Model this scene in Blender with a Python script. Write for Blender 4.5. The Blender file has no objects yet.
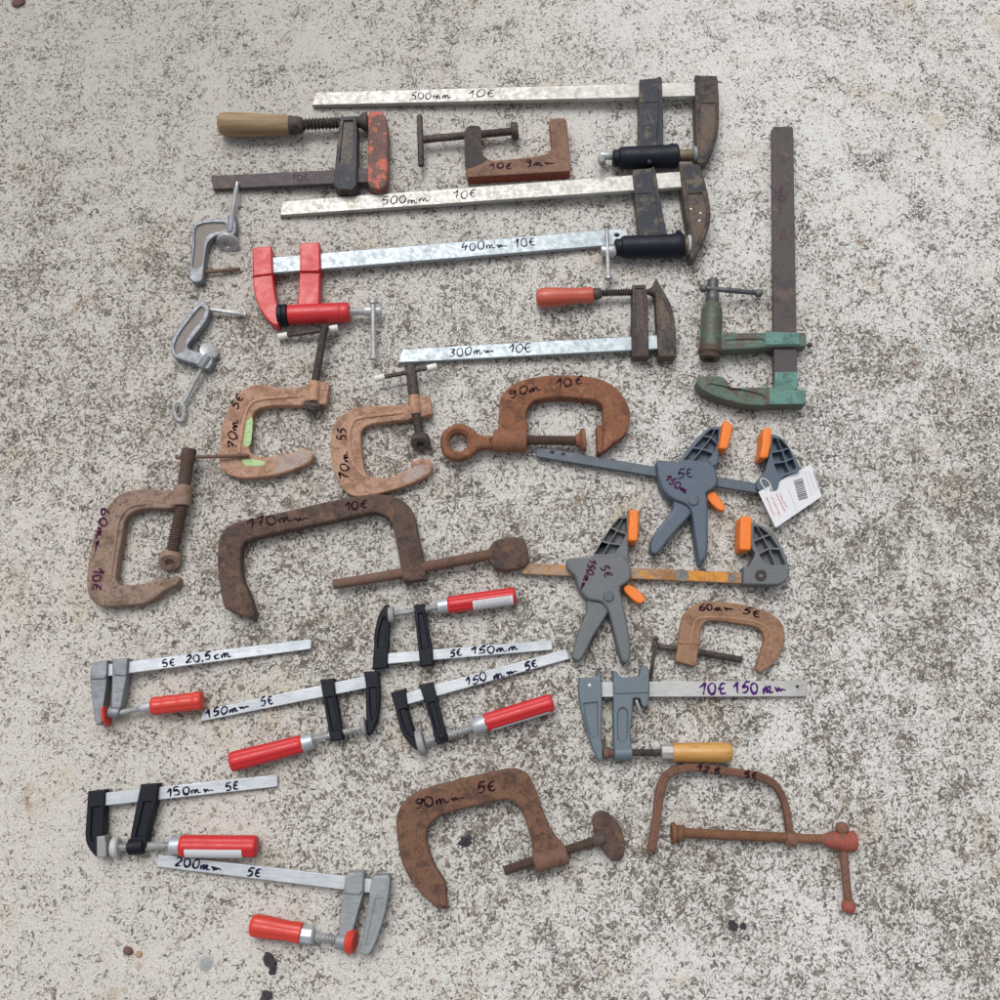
import bpy, math, random
from mathutils import Vector, Matrix, noise as mnoise
from mathutils.geometry import tessellate_polygon
random.seed(7)
R = math.radians
S = bpy.context.scene
COL = S.collection
# ------------------------------------------------------------------ camera
CAM_H, TILT, FOC = 1.31, R(13.0), 1.0          # metres, tilt from straight down, focal / picture width
cd = bpy.data.cameras.new('camera'); cam = bpy.data.objects.new('camera', cd); COL.objects.link(cam)
CAM = Vector((0, -CAM_H*math.tan(TILT), CAM_H))
cam.location = CAM; cam.rotation_euler = (TILT, 0, 0)
cd.sensor_width = 36; cd.lens = 36*FOC; cd.clip_start = .05; cd.clip_end = 200
S.camera = cam
# ------------------------------------------------------------------ light
W = bpy.data.worlds.new('World'); S.world = W; W.use_nodes = True
wn = W.node_tree; wn.nodes.clear()
sky = wn.nodes.new('ShaderNodeTexSky'); sky.sky_type = 'NISHITA'; sky.sun_disc = False
SUN_EL, SUN_AZ = R(62), R(-20)                 # azimuth from +Y (picture top), clockwise
sky.sun_elevation = SUN_EL; sky.sun_rotation = SUN_AZ
sky.air_density = 1.0; sky.dust_density = 6.0; sky.ozone_density = 1.0
hs = wn.nodes.new('ShaderNodeHueSaturation'); hs.inputs['Saturation'].default_value = .2   # overcast: nearly colourless cloud light
bg = wn.nodes.new('ShaderNodeBackground'); bg.inputs['Strength'].default_value = .145
wo = wn.nodes.new('ShaderNodeOutputWorld')
wn.links.new(sky.outputs[0], hs.inputs['Color']); wn.links.new(hs.outputs[0], bg.inputs[0]); wn.links.new(bg.outputs[0], wo.inputs[0])
sd = bpy.data.lights.new('sun', 'SUN'); sun = bpy.data.objects.new('sun', sd); COL.objects.link(sun)
sd.energy = 1.0; sd.angle = R(30); sd.color = (1, .99, .98)
dvec = Vector((math.sin(SUN_AZ)*math.cos(SUN_EL), math.cos(SUN_AZ)*math.cos(SUN_EL), math.sin(SUN_EL)))
sun.rotation_euler = dvec.to_track_quat('Z', 'Y').to_euler(); sun.location = dvec*5
S.view_settings.view_transform = 'Standard'; S.view_settings.look = 'None'
S.view_settings.exposure = -0.07; S.view_settings.gamma = 1
try: S.view_settings.use_curve_mapping = False
except Exception: pass
S.render.engine = 'CYCLES'

# ------------------------------------------------------------------ measuring frames -> metres on the ground
FR = dict(PX=(0,0,1), Q1=(180,60,4), Q2=(380,60,4.5455), Q3=(560,60,5), Q4=(160,230,4.1667), Q5=(560,200,6.25), Q6=(680,120,6.25),
          Q7=(670,260,5.882), Q8=(380,260,3.125), R1=(80,370,3.846), R2=(310,350,3.846), R3=(520,410,3.226), R4=(520,500,3.333),
          R5=(80,580,3.846), R6=(340,570,3.846), R7=(70,750,3.03), R8=(380,740,2), T1=(300,70,5.556), T2=(590,70,7.143),
          T3=(650,410,5.556), T4=(550,500,5.556), T5=(80,640,7.692), T6=(210,660,5.556), T7=(570,660,5.556), T8=(630,750,4.167))
CT, ST = math.cos(TILT), math.sin(TILT)
def px(k, p):
    f = FR[k]; return (f[0]+p[0]/f[2], f[1]+p[1]/f[2])
def ray(q):
    u, v = (q[0]-500)/1000/FOC, -(q[1]-500)/1000/FOC
    return Vector((u, v*CT+ST, v*ST-CT))
def P(q, z):                                   # z in metres
    d = ray(q); return CAM + d*((z-CAM.z)/d.z)
def scale(q, z=0):                             # metres per picture pixel there
    d = ray(q); return ((z-CAM.z)/d.z)/1000/FOC
def zz(z, q): return (z(q) if callable(z) else z)*.001
def ramp(A, za, B, zb):                        # height (mm) running evenly from A to B
    dx, dy = B[0]-A[0], B[1]-A[1]; L = dx*dx+dy*dy
    return lambda q: za+(zb-za)*((q[0]-A[0])*dx+(q[1]-A[1])*dy)/L
def sm(pts, n=5, corners=()):                  # closed Catmull-Rom, sharp at listed corners
    out = []; N = len(pts)
    for i in range(N):
        p0, p1, p2, p3 = pts[i-1], pts[i], pts[(i+1)%N], pts[(i+2)%N]
        for j in range(n):
            t = j/n
            m1 = (0,0) if i in corners else ((p2[0]-p0[0])/2, (p2[1]-p0[1])/2)
            m2 = (0,0) if (i+1)%N in corners else ((p3[0]-p1[0])/2, (p3[1]-p1[1])/2)
            L = math.hypot(p2[0]-p1[0], p2[1]-p1[1])
            m1 = lim(m1, L); m2 = lim(m2, L)
            if i in corners: m1 = ((p2[0]-p1[0])*.7, (p2[1]-p1[1])*.7)
            if (i+1)%N in corners: m2 = ((p2[0]-p1[0])*.7, (p2[1]-p1[1])*.7)
            a, b, c, d = 2*t**3-3*t*t+1, t**3-2*t*t+t, -2*t**3+3*t*t, t**3-t*t
            out.append((a*p1[0]+b*m1[0]+c*p2[0]+d*m2[0], a*p1[1]+b*m1[1]+c*p2[1]+d*m2[1]))
    return out
def lim(m, L):
    l = math.hypot(*m)
    return m if l <= L*1.1 or l == 0 else (m[0]*L*1.1/l, m[1]*L*1.1/l)
def sm_open(pts, n=5):
    out = []
    for i in range(len(pts)-1):
        p0 = pts[max(i-1,0)]; p1 = pts[i]; p2 = pts[i+1]; p3 = pts[min(i+2,len(pts)-1)]
        for j in range(n):
            t = j/n
            out.append(tuple(.5*((2*p1[a])+(-p0[a]+p2[a])*t+(2*p0[a]-5*p1[a]+4*p2[a]-p3[a])*t*t+(-p0[a]+3*p1[a]-3*p2[a]+p3[a])*t**3) for a in range(len(p1))))
    out.append(pts[-1]); return out
def circ(c, r, ry=None, n=28): return [(c[0]+r*math.cos(2*math.pi*i/n), c[1]+(ry or r)*math.sin(2*math.pi*i/n)) for i in range(n)]
def area(p): return sum(p[i-1][0]*p[i][1]-p[i][0]*p[i-1][1] for i in range(len(p)))/2
def inset(p, d):                               # p counter-clockwise -> moved inwards by d
    out = []; N = len(p)
    for i in range(N):
        a, b, c = p[i-1], p[i], p[(i+1)%N]
        e1 = (b[0]-a[0], b[1]-a[1]); e2 = (c[0]-b[0], c[1]-b[1])
        l1 = math.hypot(*e1) or 1e-9; l2 = math.hypot(*e2) or 1e-9
        n1 = (-e1[1]/l1, e1[0]/l1); n2 = (-e2[1]/l2, e2[0]/l2)
        m = (n1[0]+n2[0], n1[1]+n2[1]); l = math.hypot(*m) or 1e-9; m = (m[0]/l, m[1]/l)
        k = 1/max(.55, m[0]*n1[0]+m[1]*n1[1])
        out.append((b[0]+m[0]*d*k, b[1]+m[1]*d*k))
    return out
class MB:
    def __init__(s): s.v = []; s.f = []; s.m = []; s.mi = 0
    def face(s, idx): s.f.append(tuple(idx)); s.m.append(s.mi)
    def ring(s, pts): i = len(s.v); s.v += [tuple(p) for p in pts]; return list(range(i, i+len(pts)))
    def bridge(s, a, b, closed=True):
        n = len(a)
        for i in range(n if closed else n-1):
            j = (i+1)%n; s.face((a[i], a[j], b[j], b[i]))
    def cap(s, rings, up):
        polys = [[Vector((s.v[i][0], s.v[i][1], 0)) for i in r] for r in rings]
        flat = [i for r in rings for i in r]
        for t in tessellate_polygon(polys):
            a, b, c = (flat[i] for i in t)
            A, B, C = s.v[a], s.v[b], s.v[c]
            cr = (B[0]-A[0])*(C[1]-A[1])-(B[1]-A[1])*(C[0]-A[0])
            if abs(cr) < 1e-14: continue
            s.face((a, b, c) if (cr > 0) == up else (a, c, b))
    def plate(s, k, pts, z0, z1, bev=1., seg=3, rec=(), holes=(), jit=0., slope=1.0, side=None, crown=0.):
        def prep(pp, ccw=True, dens=None):
            q = [px(k, p) for p in pp]
            w = [(P(a, zz(z1, a)), a) for a in q]
            w = [(x[0], x[1], zz(z1, a), zz(z0, a)) for x, a in w]
            if (area([(x[0], x[1]) for x in w]) > 0) != ccw: w.reverse()
            if dens:
                o = []
                for i in range(len(w)):
                    a, b = w[i], w[(i+1)%len(w)]
                    m = max(1, int(math.hypot(b[0]-a[0], b[1]-a[1])/dens))
                    for j in range(m): o.append(tuple(a[c]+(b[c]-a[c])*j/m for c in range(4)))
                w = o
            return w
        w = prep(pts, True, .0018 if jit else None)
        xy = [(a[0], a[1]) for a in w]
        if jit:
            ns = [mnoise.noise(Vector((a[0]*170, a[1]*170, len(s.v)*.1)))+.6*mnoise.noise(Vector((a[0]*500, a[1]*500, 3.))) for a in w]
            iv = inset(xy, .001)
            xy = [(a[0]+(b[0]-a[0])*n*jit, a[1]+(b[1]-a[1])*n*jit) for a, b, n in zip(xy, iv, ns)]
        Z1 = [a[2] for a in w]; Z0 = [a[3] for a in w]; b = bev*.001
        ins = lambda d: inset(xy, d) if d else xy
        def rg(d, zs): return s.ring([(p[0], p[1], z) for p, z in zip(ins(d), zs)])
        bot = rg(b*.5, Z0); r = rg(0, [z+b*.5 for z in Z0]); s0 = s.mi
        if side is not None: s.mi = side
        s.bridge(bot, r)
        n = rg(0, [z-b for z in Z1]); s.bridge(r, n); r = n; s.mi = s0
        for i in range(1, seg+1):
            a = math.pi/2*i/seg
            n = rg(b*(1-math.cos(a)), [z-b+b*math.sin(a) for z in Z1]); s.bridge(r, n); r = n
        n = rg(b*1.25+.0002, Z1); s.bridge(r, n); top = n
        tr = [top]; br = [bot]
        for h in holes:
            hw = prep(h, True); hx = [(a[0], a[1]) for a in hw]
            bb = b*.7
            h0 = s.ring([(p[0], p[1], a[2]) for p, a in zip(inset(hx, -bb), hw)])
            h1 = s.ring([(p[0], p[1], a[2]-bb) for p, a in zip(hx, hw)])
            h2 = s.ring([(p[0], p[1], a[3]) for p, a in zip(hx, hw)])
            s.bridge(h1, h0); s.bridge(h2, h1); tr.append(h0); br.append(h2)
        for rr, dep, *fm in rec:
            hw = prep(rr, True); hx = [(a[0], a[1]) for a in hw]; d = dep*.001
            mi = (max(x[0] for x in hx)-min(x[0] for x in hx)+max(x[1] for x in hx)-min(x[1] for x in hx))*.08
            sl = min(d*.45*slope, mi)
            h0 = s.ring([(p[0], p[1], a[2]) for p, a in zip(hx, hw)])
            h1 = s.ring([(p[0], p[1], a[2]-d*.2) for p, a in zip(inset(hx, sl*.3), hw)])
            h2 = s.ring([(p[0], p[1], a[2]-d*.9) for p, a in zip(inset(hx, sl*.7), hw)])
            h3 = s.ring([(p[0], p[1], a[2]-d) for p, a in zip(inset(hx, sl), hw)])
            s.bridge(h1, h0); s.bridge(h2, h1); s.bridge(h3, h2); tr.append(h0)
            if fm: s.mi = fm[0]
            s.cap([h3], True); s.mi = s0
        s.cap(tr, True); s.cap(br, False)
    def axis(s, k, A, B, za, zb):
        a, b = px(k, A), px(k, B)
        pa, pb = P(a, za*.001), P(b, zb*.001)
        sc = scale(((a[0]+b[0])/2, (a[1]+b[1])/2), (za+zb)*.0005)/FR[k][2]
        ax = (pb-pa); L = ax.length; ax.normalize()
        u = Vector((0,0,1))-ax*ax.z
        u = u.normalized() if u.length > 1e-3 else Vector((0,1,0))
        return pa, ax, L, u, ax.cross(u), sc
    def lathe(s, k, A, B, za, zb, prof, n=24, arc=None, grow=0., sq=1., facets=None, lob=None):
        pa, ax, L, u, w, sc = s.axis(k, A, B, za, zb)
        if facets: n = facets
        rings = []
        for t, r in prof:
            r = r*sc+grow*.001
            a0, a1 = arc if arc else (0, 2*math.pi)
            m = n+1 if arc else n
            rings.append(s.ring([pa+ax*(L*t)+(u*math.cos(a0+(a1-a0)*i/n)*sq+w*math.sin(a0+(a1-a0)*i/n))*r*((1-lob[1]*(.5-.5*math.cos(lob[0]*(a0+(a1-a0)*i/n)))**3) if lob else 1) for i in range(m)]))
        for a, b in zip(rings, rings[1:]): s.bridge(a, b, not arc)
        if not arc:
            s.face(list(reversed(rings[0]))); s.face(rings[-1])
    def cyl(s, k, A, B, za, zb, r, r2=None, e=.12, n=24, facets=None):   # rod with slightly rounded ends
        pa, ax, L, u, w, sc = s.axis(k, A, B, za, zb)
        r2 = r2 or r; c = min(.3, e*r*sc/max(L, 1e-6))
        s.lathe(k, A, B, za, zb, [(0, r*(1-e*1.3)), (c*.4, r*(1-e*.35)), (c, r), (1-c, r2), (1-c*.4, r2*(1-e*.35)), (1, r2*(1-e*1.3))], n=n, facets=facets)
    def ball(s, k, C, z, r, flat=1.):
        q = px(k, C); sc = scale(q, z*.001)/FR[k][2]*r; c = P(q, z*.001)
        rings = [s.ring([c+Vector((math.cos(2*math.pi*i/14)*math.sin(math.pi*j/8)*sc, math.sin(2*math.pi*i/14)*math.sin(math.pi*j/8)*sc, -math.cos(math.pi*j/8)*sc*flat)) for i in range(14)]) for j in range(1, 8)]
        for a, b in zip(rings, rings[1:]): s.bridge(a, b)
        s.face(list(reversed(rings[0]))); s.face(rings[-1])
    def thread(s, k, A, B, za, zb, r, pitch=2.5, depth=.9, n=16):
        pa, ax, L, u, w, sc = s.axis(k, A, B, za, zb)
        R0 = r*sc; st = pitch*.001/5; N = max(4, int(L/st)); rings = []
        for j in range(N+1):
            x = L*j/N; pp = []
            for i in range(n):
                a = 2*math.pi*i/n
                f = (x/(pitch*.001)-i/n) % 1
                tri = 1-abs(2*f-1)
                tri = min(1, max(0, tri*1.5-.2))
                pp.append(pa+ax*x+(u*math.cos(a)+w*math.sin(a))*(R0-depth*.001*(1-tri)))
            rings.append(s.ring(pp))
        for a, b in zip(rings, rings[1:]): s.bridge(a, b)
        s.face(list(reversed(rings[0]))); s.face(rings[-1])
    def sweep(s, k, pts, r, n=8):              # pts (x, y, z mm)
        c = [P(px(k, p), p[2]*.001) for p in pts]
        sc = scale(px(k, pts[0]))/FR[k][2]*r; rings = []
        for i, p in enumerate(c):
            t = (c[min(i+1, len(c)-1)]-c[max(i-1, 0)]).normalized()
            u = Vector((0,0,1))-t*t.z; u = u.normalized() if u.length > 1e-3 else Vector((1,0,0))
            w = t.cross(u)
            rings.append(s.ring([p+(u*math.cos(2*math.pi*j/n)+w*math.sin(2*math.pi*j/n))*sc for j in range(n)]))
        for a, b in zip(rings, rings[1:]): s.bridge(a, b)
        s.face(list(reversed(rings[0]))); s.face(rings[-1])
    def build(s, name, mats, parent=None, loc=None, sharp=38):
        me = bpy.data.meshes.new(name)
        org = loc if loc is not None else (parent['_o'] if parent is not None else (0,0,0))
        o = Vector(org)
        me.from_pydata([tuple(Vector(v)-o) for v in s.v], [], s.f)
        for m in (mats if isinstance(mats, (list, tuple)) else [mats]): me.materials.append(m)
        me.polygons.foreach_set('material_index', s.m)
        me.polygons.foreach_set('use_smooth', [True]*len(s.f))
        me.update(); me.set_sharp_from_angle(angle=R(sharp))
        ob = bpy.data.objects.new(name, me); COL.objects.link(ob)
        ORG[ob.name] = tuple(org)
        if parent is not None: ob.parent = parent.o if isinstance(parent, Node) else parent
        else: ob.location = o
        return Node(ob, org)
ORG = {}
class Node:                                    # an object and its origin in the world
    def __init__(s, o, org): s.o = o; s.org = org
    def __getitem__(s, k): return s.org
def thing(name, label, k, p, group=None, cat='clamp'):
    o = bpy.data.objects.new(name, None); COL.objects.link(o)
    loc = P(px(k, p), 0); o.location = loc; o.empty_display_size = .02
    o['label'] = label; o['category'] = cat
    if group: o['group'] = group
    return Node(o, tuple(loc))

# ------------------------------------------------------------------ materials
def lin(c): c /= 255; return c/12.92 if c <= .04045 else ((c+.055)/1.055)**2.4
def C(r, g, b, k=.80): return (min(.9, lin(r)*k), min(.9, lin(g)*k), min(.9, lin(b)*k), 1)
class NT:
    def __init__(s, name):
        s.mat = bpy.data.materials.new(name); s.mat.use_nodes = True; s.t = s.mat.node_tree; s.t.nodes.clear()
        s.out = s.n('OutputMaterial'); s.b = s.n('BsdfPrincipled'); s.l(s.b.outputs[0], s.out.inputs[0])
    def n(s, t, **kw):
        x = s.t.nodes.new('ShaderNode'+t)
        for k, v in kw.items(): setattr(x, k, v)
        return x
    def l(s, a, b): s.t.links.new(a, b)
    def coords(s, rnd=True):
        tc = s.n('TexCoord')
        if not rnd: return tc.outputs['Object']
        oi = s.n('ObjectInfo'); va = s.n('VectorMath', operation='ADD'); mu = s.n('Math', operation='MULTIPLY'); mu.inputs[1].default_value = 7.
        s.l(oi.outputs['Random'], mu.inputs[0]); s.l(tc.outputs['Object'], va.inputs[0]); s.l(mu.outputs[0], va.inputs[1])
        return va.outputs[0]
    def noise(s, co, sc, det=4, rough=.55, dist=0.):
        x = s.n('TexNoise'); x.inputs['Scale'].default_value = sc; x.inputs['Detail'].default_value = det
        x.inputs['Roughness'].default_value = rough; x.inputs['Distortion'].default_value = dist
        s.l(co, x.inputs['Vector']); return x.outputs[0]
    def rng(s, v, a, b, c=0., d=1., smooth=True):
        x = s.n('MapRange'); x.interpolation_type = 'SMOOTHSTEP' if smooth else 'LINEAR'
        for i, q in enumerate((a, b, c, d)): x.inputs[i+1].default_value = q
        s.l(v, x.inputs[0]); return x.outputs[0]
    def mix(s, f, a, b, mode='MIX'):
        x = s.n('Mix', data_type='RGBA', blend_type=mode)
        for i, v in ((0, f), (6, a), (7, b)):
            if hasattr(v, 'links') or hasattr(v, 'is_linked'): s.l(v, x.inputs[i])
            else: x.inputs[i].default_value = v
        return x.outputs[2]
    def math(s, op, a, b=0.):
        x = s.n('Math', operation=op)
        for i, v in enumerate((a, b)):
            if hasattr(v, 'is_linked'): s.l(v, x.inputs[i])
            else: x.inputs[i].default_value = v
        return x.outputs[0]
    def bump(s, h, st=.3, d=.001, prev=None):
        x = s.n('Bump'); x.inputs['Strength'].default_value = st; x.inputs['Distance'].default_value = d
        s.l(h, x.inputs['Height'])
        if prev is not None: s.l(prev, x.inputs['Normal'])
        s.l(x.outputs[0], s.b.inputs['Normal']); return x.outputs[0]
def worn(name, c1, c2, c3=None, cover=.5, sc=45, rough=.75, metal=0., bump=.5, c4=None, c4cover=.3, soft=.06, spec=.35, fine=.6, edge=.6, edgec=None):
    """base c1, broad blotches c2, fine speckle c3, flaked patches c4"""
    t = NT(name); co = t.coords()
    n1 = t.noise(co, sc, 7, .66, .3); n2 = t.noise(co, sc*4.5, 5, .65, .3); n3 = t.noise(co, sc*14, 3, .6)
    col = t.mix(t.rng(n1, .62-cover*.3, .72-cover*.3+soft), c1, c2)
    if c3: col = t.mix(t.math('MULTIPLY', t.rng(n2, .5, .68), fine), col, c3)
    if c4:
        m = t.rng(t.noise(co, sc*1.1, 9, .68, .35), .63-c4cover*.3, .67-c4cover*.3); col = t.mix(m, col, c4)
    col = t.mix(t.rng(n3, .3, .7, .0, .16), col, (0,0,0,1), 'MULTIPLY') if bump > .3 else col
    ge = t.n('NewGeometry'); ew = t.math('MULTIPLY', t.rng(ge.outputs['Pointiness'], .51, .57), t.rng(n2, .35, .6))
    col = t.mix(t.math('MULTIPLY', ew, edge), col, edgec or tuple(min(.9, x*1.9+.02) for x in c2[:3])+(1,))
    col = t.mix(t.math('MULTIPLY', t.rng(t.noise(co, sc*9, 5, .75), .5, .64), .55*fine), col, tuple(x*.45 for x in c1[:3])+(1,))
    col = t.mix(t.math('MULTIPLY', t.rng(t.noise(co, sc*6, 5, .75), .55, .68), .4*fine), col, tuple(min(.9, x*1.6+.02) for x in c1[:3])+(1,))
    t.l(col, t.b.inputs['Base Color'])
    t.l(t.rng(n2, .3, .7, rough-.1, rough+.1), t.b.inputs['Roughness'])
    t.b.inputs['Metallic'].default_value = metal; t.b.inputs['Specular IOR Level'].default_value = spec
    p = t.bump(n3, bump, .0008); p = t.bump(n2, bump*1.3, .0016, p)
    return t.mat
def bright(name, c, c2, rough=.34, metal=.85, spots=None, spot_amt=.3):
    t = NT(name); co = t.coords()
    mp = t.n('Mapping'); mp.inputs['Scale'].default_value = (.12, 1, 1); t.l(co, mp.inputs[0])
    n1 = t.noise(co, 22, 5, .6, .5); n2 = t.noise(mp.outputs[0], 420, 4, .6); n3 = t.noise(co, 150, 4, .65, .5)
    col = t.mix(t.rng(n1, .35, .7), c, c2)
    col = t.mix(t.rng(n2, .46, .7, 0, .75), col, c2); col = t.mix(t.rng(n2, .46, .3, 0, .5), col, tuple(min(.9, x*1.12) for x in c[:3])+(1,))
    if spots: col = t.mix(t.rng(t.noise(co, 26, 8, .72, .3), .60-.2*spot_amt, .76-.2*spot_amt, 0, .7), col, spots)
    if spots: col = t.mix(t.rng(n3, .58, .72, 0, .5), col, spots)
    t.l(col, t.b.inputs['Base Color']); t.b.inputs['Metallic'].default_value = metal
    t.l(t.rng(n3, .3, .7, rough-.08, rough+.16), t.b.inputs['Roughness'])
    p = t.bump(n2, .10, .0003); t.bump(n3, .10, .0003, p); return t.mat
def plastic(name, c, rough=.42, dirt=None, amt=.25, bump=.12, spec=.5, coat=0.):
    t = NT(name); co = t.coords()
    n1 = t.noise(co, 60, 6, .7, .6); n2 = t.noise(co, 500, 3, .6)
    d = dirt or tuple(min(.9, x*.5+.12) for x in c[:3])+(1,)
    col = t.mix(t.rng(n1, .5, .85, 0, amt), c, d)
    col = t.mix(t.rng(t.noise(co, 260, 5, .75), .62, .72, 0, amt*1.4), col, d)
    t.l(col, t.b.inputs['Base Color']); t.l(t.rng(n1, .3, .7, rough-.06, rough+.14), t.b.inputs['Roughness'])
    t.b.inputs['Specular IOR Level'].default_value = spec; t.b.inputs['Coat Weight'].default_value = coat
    t.bump(n2, bump, .0004); return t.mat
def wood(name, c1, c2, c3, rough=.5, coat=.0):
    t = NT(name); co = t.coords()
    mp = t.n('Mapping'); mp.inputs['Scale'].default_value = (.09, 1, 1); t.l(co, mp.inputs[0])
    n1 = t.noise(mp.outputs[0], 330, 5, .65, .6); n2 = t.noise(mp.outputs[0], 110, 3, .5, .8); n3 = t.noise(co, 60, 4, .6)
    col = t.mix(t.rng(n2, .35, .65), c1, c2); col = t.mix(t.rng(n1, .55, .72, 0, .75), col, c3)
    col = t.mix(t.rng(n3, .55, .8, 0, .5), col, c3)
    t.l(col, t.b.inputs['Base Color']); t.b.inputs['Roughness'].default_value = rough; t.b.inputs['Coat Weight'].default_value = coat
    t.bump(n1, .25, .0005); return t.mat
M = {}
M['steel'] = bright('bright_steel_bar', C(198,198,197), C(178,178,176), .42, .4, C(160,156,148), .2)
M['steel_stained'] = bright('stained_steel_bar', C(190,189,185), C(166,163,156), .42, .4, C(150,142,126), .4)
M['zinc'] = bright('zinc_plated_steel', C(180,190,196), C(160,171,178), .42, .4, C(152,160,163), .28)
M['zinc_new'] = bright('new_zinc_plate', C(202,208,213), C(178,185,192), .38, .4, C(170,176,182), .3)
M['gunmetal'] = bright('gunmetal', C(112,114,118), C(84,84,86), .45, .4, C(78,70,64), .4)
M['zinc_screw'] = bright('zinc_screw', C(212,214,214), C(176,178,180), .36, .5, C(95,92,88), .3)
M['alloy'] = bright('cast_alloy', C(150,154,160), C(126,130,136), .5, .4, C(95,97,99), .3)
M['alloy_light'] = bright('cast_alloy_light', C(158,163,165), C(138,143,145), .5, .35, C(105,110,112), .3)
M['alloy_dirt'] = plastic('dirty_alloy', C(138,130,124), .7, C(104,96,90), .5)
M['pad_grey'] = plastic('grey_rubber', C(150,150,150), .6)
M['cap_pale'] = plastic('pale_rubber', C(190,192,190), .5)
M['dark_iron'] = worn('dark_iron', C(62,56,56), C(84,72,68), C(110,92,80), .4, 50, .62, .25)
M['black_paint'] = plastic('black_paint', C(20,25,40), .45, C(70,68,66), .28, .2, .25)
M['navy_worn'] = worn('navy_worn_paint', C(30,38,54), C(48,50,56), C(100,90,80), .4, 40, .55, 0, .3, C(98,88,76), .3, edgec=C(130,118,100))
M['brown_worn'] = worn('brown_worn_iron', C(78,66,60), C(98,82,70), C(52,50,54), .6, 45, .6, .1, .4, C(44,46,56), .35, edgec=C(130,112,96))
M['bronze'] = worn('dirty_bronze', C(136,122,98), C(96,84,70), C(70,62,54), .5, 70, .5, .3, .3)
M['purple_bar'] = worn('old_bar', C(84,76,78), C(68,60,64), C(112,98,90), .45, 30, .6, .2, .25, C(104,88,78), .12)
M['old_wood'] = wood('old_wood', C(162,138,106), C(140,116,86), C(98,78,58), .7)
M['red_wood'] = wood('red_varnished_wood', C(206,98,74), C(190,80,62), C(150,74,56), .45, .2)
M['yellow_wood'] = wood('yellow_varnished_wood', C(212,164,90), C(190,136,66), C(136,84,38), .35, .4)
M['red_flake'] = worn('flaking_red_paint', C(106,78,70), C(126,88,78), C(84,68,64), .5, 50, .6, .0, .3, C(198,106,88), .42)
M['rust'] = worn('rust', C(128,94,74), C(92,68,58), C(68,56,52), .5, 55, .85, 0, .55)
M['rust_orange'] = worn('rust_orange', C(146,98,72), C(112,74,58), C(94,68,56), .5, 55, .85, 0, .5, C(160,114,86), .25)
M['rust_dark'] = worn('rust_dark', C(102,82,72), C(76,62,58), C(60,52,50), .5, 42, .8, .1, .5, C(122,94,76), .25)
M['rust_brown'] = worn('rust_brown', C(116,86,72), C(98,76,66), C(74,60,54), .5, 55, .8, .0, .5)
M['block_face'] = worn('block_face', C(146,112,92), C(122,96,82), C(98,78,70), .5, 50, .75, 0, .4)
M['block_dark'] = worn('block_dark', C(72,64,64), C(90,76,72), C(58,54,56), .4, 50, .7, .1, .35)
M['block_side'] = worn('block_side', C(160,82,58), C(132,70,54), C(100,64,54), .5, 45, .75, 0, .35)
M['peach'] = worn('peach_paint', C(188,150,126), C(162,122,98), C(112,84,68), .5, 40, .7, 0, .4, C(150,114,92), .3, fine=.6)
M['taupe'] = worn('taupe_paint', C(156,132,116), C(122,98,84), C(88,70,62), .5, 45, .7, 0, .4, fine=.8)
M['tan_iron'] = worn('tan_iron', C(160,124,98), C(142,106,82), C(104,78,62), .5, 45, .7, 0, .4)
M['green_patch'] = worn('pale_green_paint', C(176,212,150), C(190,220,170), C(150,160,130), .4, 60, .7, 0, .2)
M['cement_patch'] = worn('cement_smear', C(186,170,162), C(170,148,136), C(146,120,106), .5, 60, .85, 0, .4)
M['red_paint'] = plastic('red_paint', C(206,40,46), .38, C(120,84,74), .30, .15)
M['red_plastic'] = plastic('red_plastic', C(206,40,44), .36, C(150,36,38), .35, .1)
M['red_translucent'] = plastic('red_orange_plastic', C(212,62,50), .34, C(170,48,40), .4, .1)
M['black_plastic'] = plastic('black_plastic', C(20,23,34), .5, C(42,46,54), .2, .15, .22)
M['slate'] = plastic('slate_plastic', C(80,94,110), .5, C(128,134,140), .3, .2)
M['slate_dark'] = plastic('slate_dark_steel', C(78,90,102), .45, C(108,112,116), .3, .2)
M['slate_grey'] = plastic('grey_plastic', C(102,106,110), .55, C(140,138,134), .3, .25)
M['orange'] = plastic('orange_rubber', C(240,126,34), .5, C(196,100,30), .3, .1)
M['grey_paint'] = plastic('grey_blue_paint', C(98,112,122), .42, C(140,148,152), .25, .15)
M['green_old'] = worn('old_green_paint', C(98,122,110), C(84,98,88), C(76,68,60), .5, 45, .65, 0, .4, C(104,90,76), .45)
M['green_teal'] = worn('teal_green_paint', C(102,146,136), C(78,116,108), C(64,76,72), .5, 60, .6, 0, .3)
M['green_grease'] = worn('greasy_green', C(92,94,80), C(78,84,72), C(64,70,64), .5, 45, .5, .1, .3, C(86,114,98), .3)
M['peeled'] = worn('peeled_bar', C(176,150,126), C(164,116,70), C(120,100,86), .6, 26, .7, 0, .4, C(210,146,60), .35)
M['smear'] = worn('grey_smear', C(132,130,124), C(112,112,108), C(90,88,84), .5, 60, .7, 0, .3)
M['orange_smear'] = worn('orange_smear', C(216,150,64), C(196,128,56), C(150,100,60), .5, 60, .7, 0, .3)
M['red_worn'] = worn('worn_red_knob', C(164,82,70), C(134,74,62), C(100,68,58), .5, 60, .7, 0, .5, C(120,84,70), .35)
M['white_tip'] = plastic('white_plastic_tip', C(232,230,224), .45, C(170,165,155), .3, .1)
M['paper'] = plastic('paper', C(228,230,234), .65, C(210,212,216), .3, .05)
M['rust_thin'] = worn('rust_thin_bar', C(128,90,74), C(108,78,66), C(86,66,58), .5, 55, .85, 0, .5)
M['rust_screw'] = worn('rusty_screw', C(98,76,64), C(76,62,56), C(60,54,52), .5, 70, .7, .2, .4)
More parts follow.
